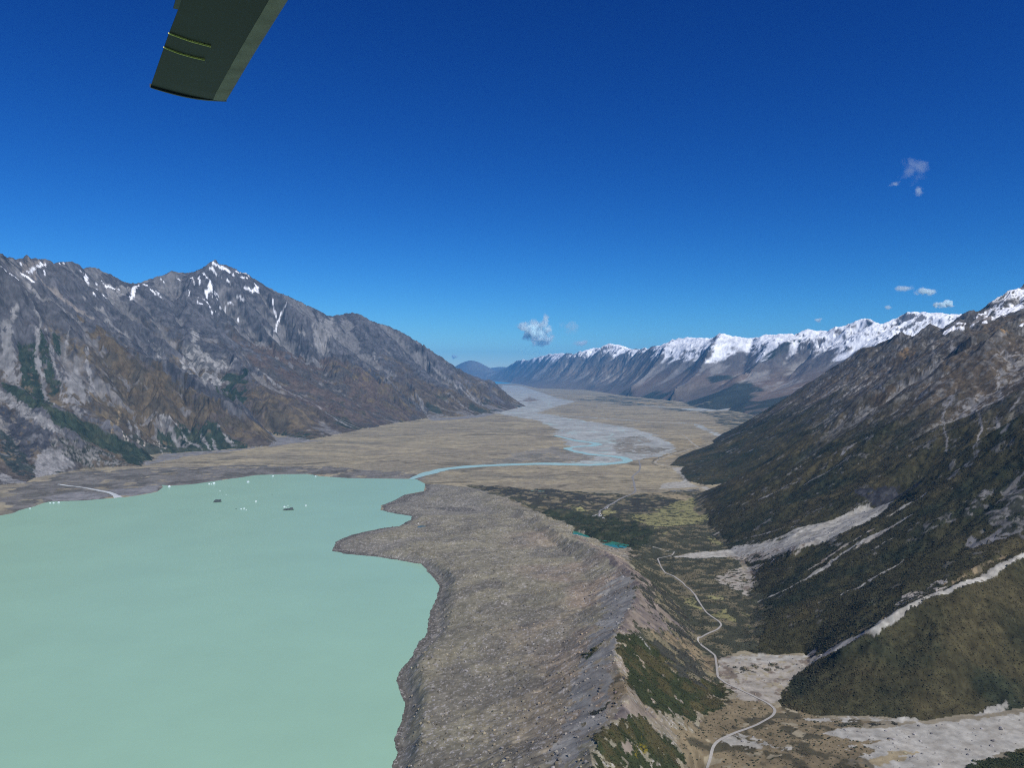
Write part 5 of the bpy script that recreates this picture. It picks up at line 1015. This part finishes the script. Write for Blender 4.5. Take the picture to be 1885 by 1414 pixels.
# trim tab on the trailing edge further in
te = span(B['te'], .96); te2 = span(B['te'], 1.6); ux = te2[0] - te[0]; uy = te2[1] - te[1]; ul = math.hypot(ux, uy); nx_, ny_ = -uy / ul, ux / ul
if nx_ > 0: nx_, ny_ = -nx_, -ny_
tab = [(te[0], te[1]), (te[0] + nx_ * .02, te[1] + ny_ * .02), (te2[0] + nx_ * .03, te2[1] + ny_ * .03), (te2[0], te2[1])]
V = [loc(p, z_) for z_ in (-.003, .003) for p in tab]
poly_mesh('trim_tab', V, [(0, 1, 2, 3), (7, 6, 5, 4), (0, 4, 5, 1), (1, 5, 6, 2), (2, 6, 7, 3), (3, 7, 4, 0)], cap_m, blade)

# ------------------------------------------------------------------ clouds (beyond the haze)
def cloud(pos, w_, h_, dens, seed, label):
    import bmesh
    bm = bmesh.new(); bmesh.ops.create_icosphere(bm, subdivisions=3, radius=1)
    me = bpy.data.meshes.new('cloud'); bm.to_mesh(me); bm.free()
    o = bpy.data.objects.new('cloud', me); C.objects.link(o); o.location = pos; o.scale = (w_ * .75, w_ * .5, h_ * .75)
    m = bpy.data.materials.new('cloud_vapour'); m.use_nodes = True; n = m.node_tree; n.nodes.clear()
    out = n.nodes.new('ShaderNodeOutputMaterial'); pv = n.nodes.new('ShaderNodeVolumePrincipled'); pv.inputs['Color'].default_value = (.88, .98, 1, 1); pv.inputs['Anisotropy'].default_value = 0.0
    tc = n.nodes.new('ShaderNodeTexCoord'); ln = n.nodes.new('ShaderNodeVectorMath'); ln.operation = 'LENGTH'; n.links.new(tc.outputs['Object'], ln.inputs[0])
    mp = n.nodes.new('ShaderNodeMapping'); mp.inputs['Location'].default_value = (seed * 3.1, seed * 1.7, 0); mp.inputs['Scale'].default_value = (1, 1, h_ / w_); n.links.new(tc.outputs['Object'], mp.inputs[0])
    nz = n.nodes.new('ShaderNodeTexNoise'); nz.inputs['Scale'].default_value = 2.0; nz.inputs['Detail'].default_value = 9; nz.inputs['Roughness'].default_value = .56; nz.inputs['Distortion'].default_value = .4; n.links.new(mp.outputs[0], nz.inputs['Vector'])
    m1 = n.nodes.new('ShaderNodeMath'); m1.operation = 'MULTIPLY_ADD'; m1.inputs[1].default_value = -.5; m1.inputs[2].default_value = .0; n.links.new(ln.outputs['Value'], m1.inputs[0])
    ad = n.nodes.new('ShaderNodeMath'); ad.operation = 'ADD'; n.links.new(m1.outputs[0], ad.inputs[0]); n.links.new(nz.outputs['Fac'], ad.inputs[1])
    mr = n.nodes.new('ShaderNodeMapRange'); mr.inputs['From Min'].default_value = .27; mr.inputs['From Max'].default_value = .42; mr.inputs['To Min'].default_value = 0; mr.inputs['To Max'].default_value = dens * 14 / w_
    n.links.new(ad.outputs[0], mr.inputs['Value']); n.links.new(mr.outputs[0], pv.inputs['Density']); n.links.new(pv.outputs[0], out.inputs['Volume'])
    me.materials.append(m); tag(o, label, 'cloud')
for pos, w_, h_, dens, seed, label in D['clouds']: cloud(pos, w_, h_, dens, seed, label)

# ------------------------------------------------------------------ haze: one box of even air
V = [(x, y, z) for z in (-60, 2050) for x, y in ((-56000, -2500), (56000, -2500), (56000, 61800), (-56000, 61800))]
hz_m = bpy.data.materials.new('haze'); hz_m.use_nodes = True; n = hz_m.node_tree; n.nodes.clear()
out = n.nodes.new('ShaderNodeOutputMaterial'); pv = n.nodes.new('ShaderNodeVolumePrincipled')
pv.inputs['Color'].default_value = (.08, .48, 1.0, 1); pv.inputs['Density'].default_value = 1.8e-5; pv.inputs['Anisotropy'].default_value = 0.0
n.links.new(pv.outputs[0], out.inputs['Volume'])
tag(poly_mesh('haze', V, [(3, 2, 1, 0), (4, 5, 6, 7), (0, 1, 5, 4), (1, 2, 6, 5), (2, 3, 7, 6), (3, 0, 4, 7)], hz_m), kind='stuff')
SC.cycles.use_denoising = False
print("done", time.time() - T0)
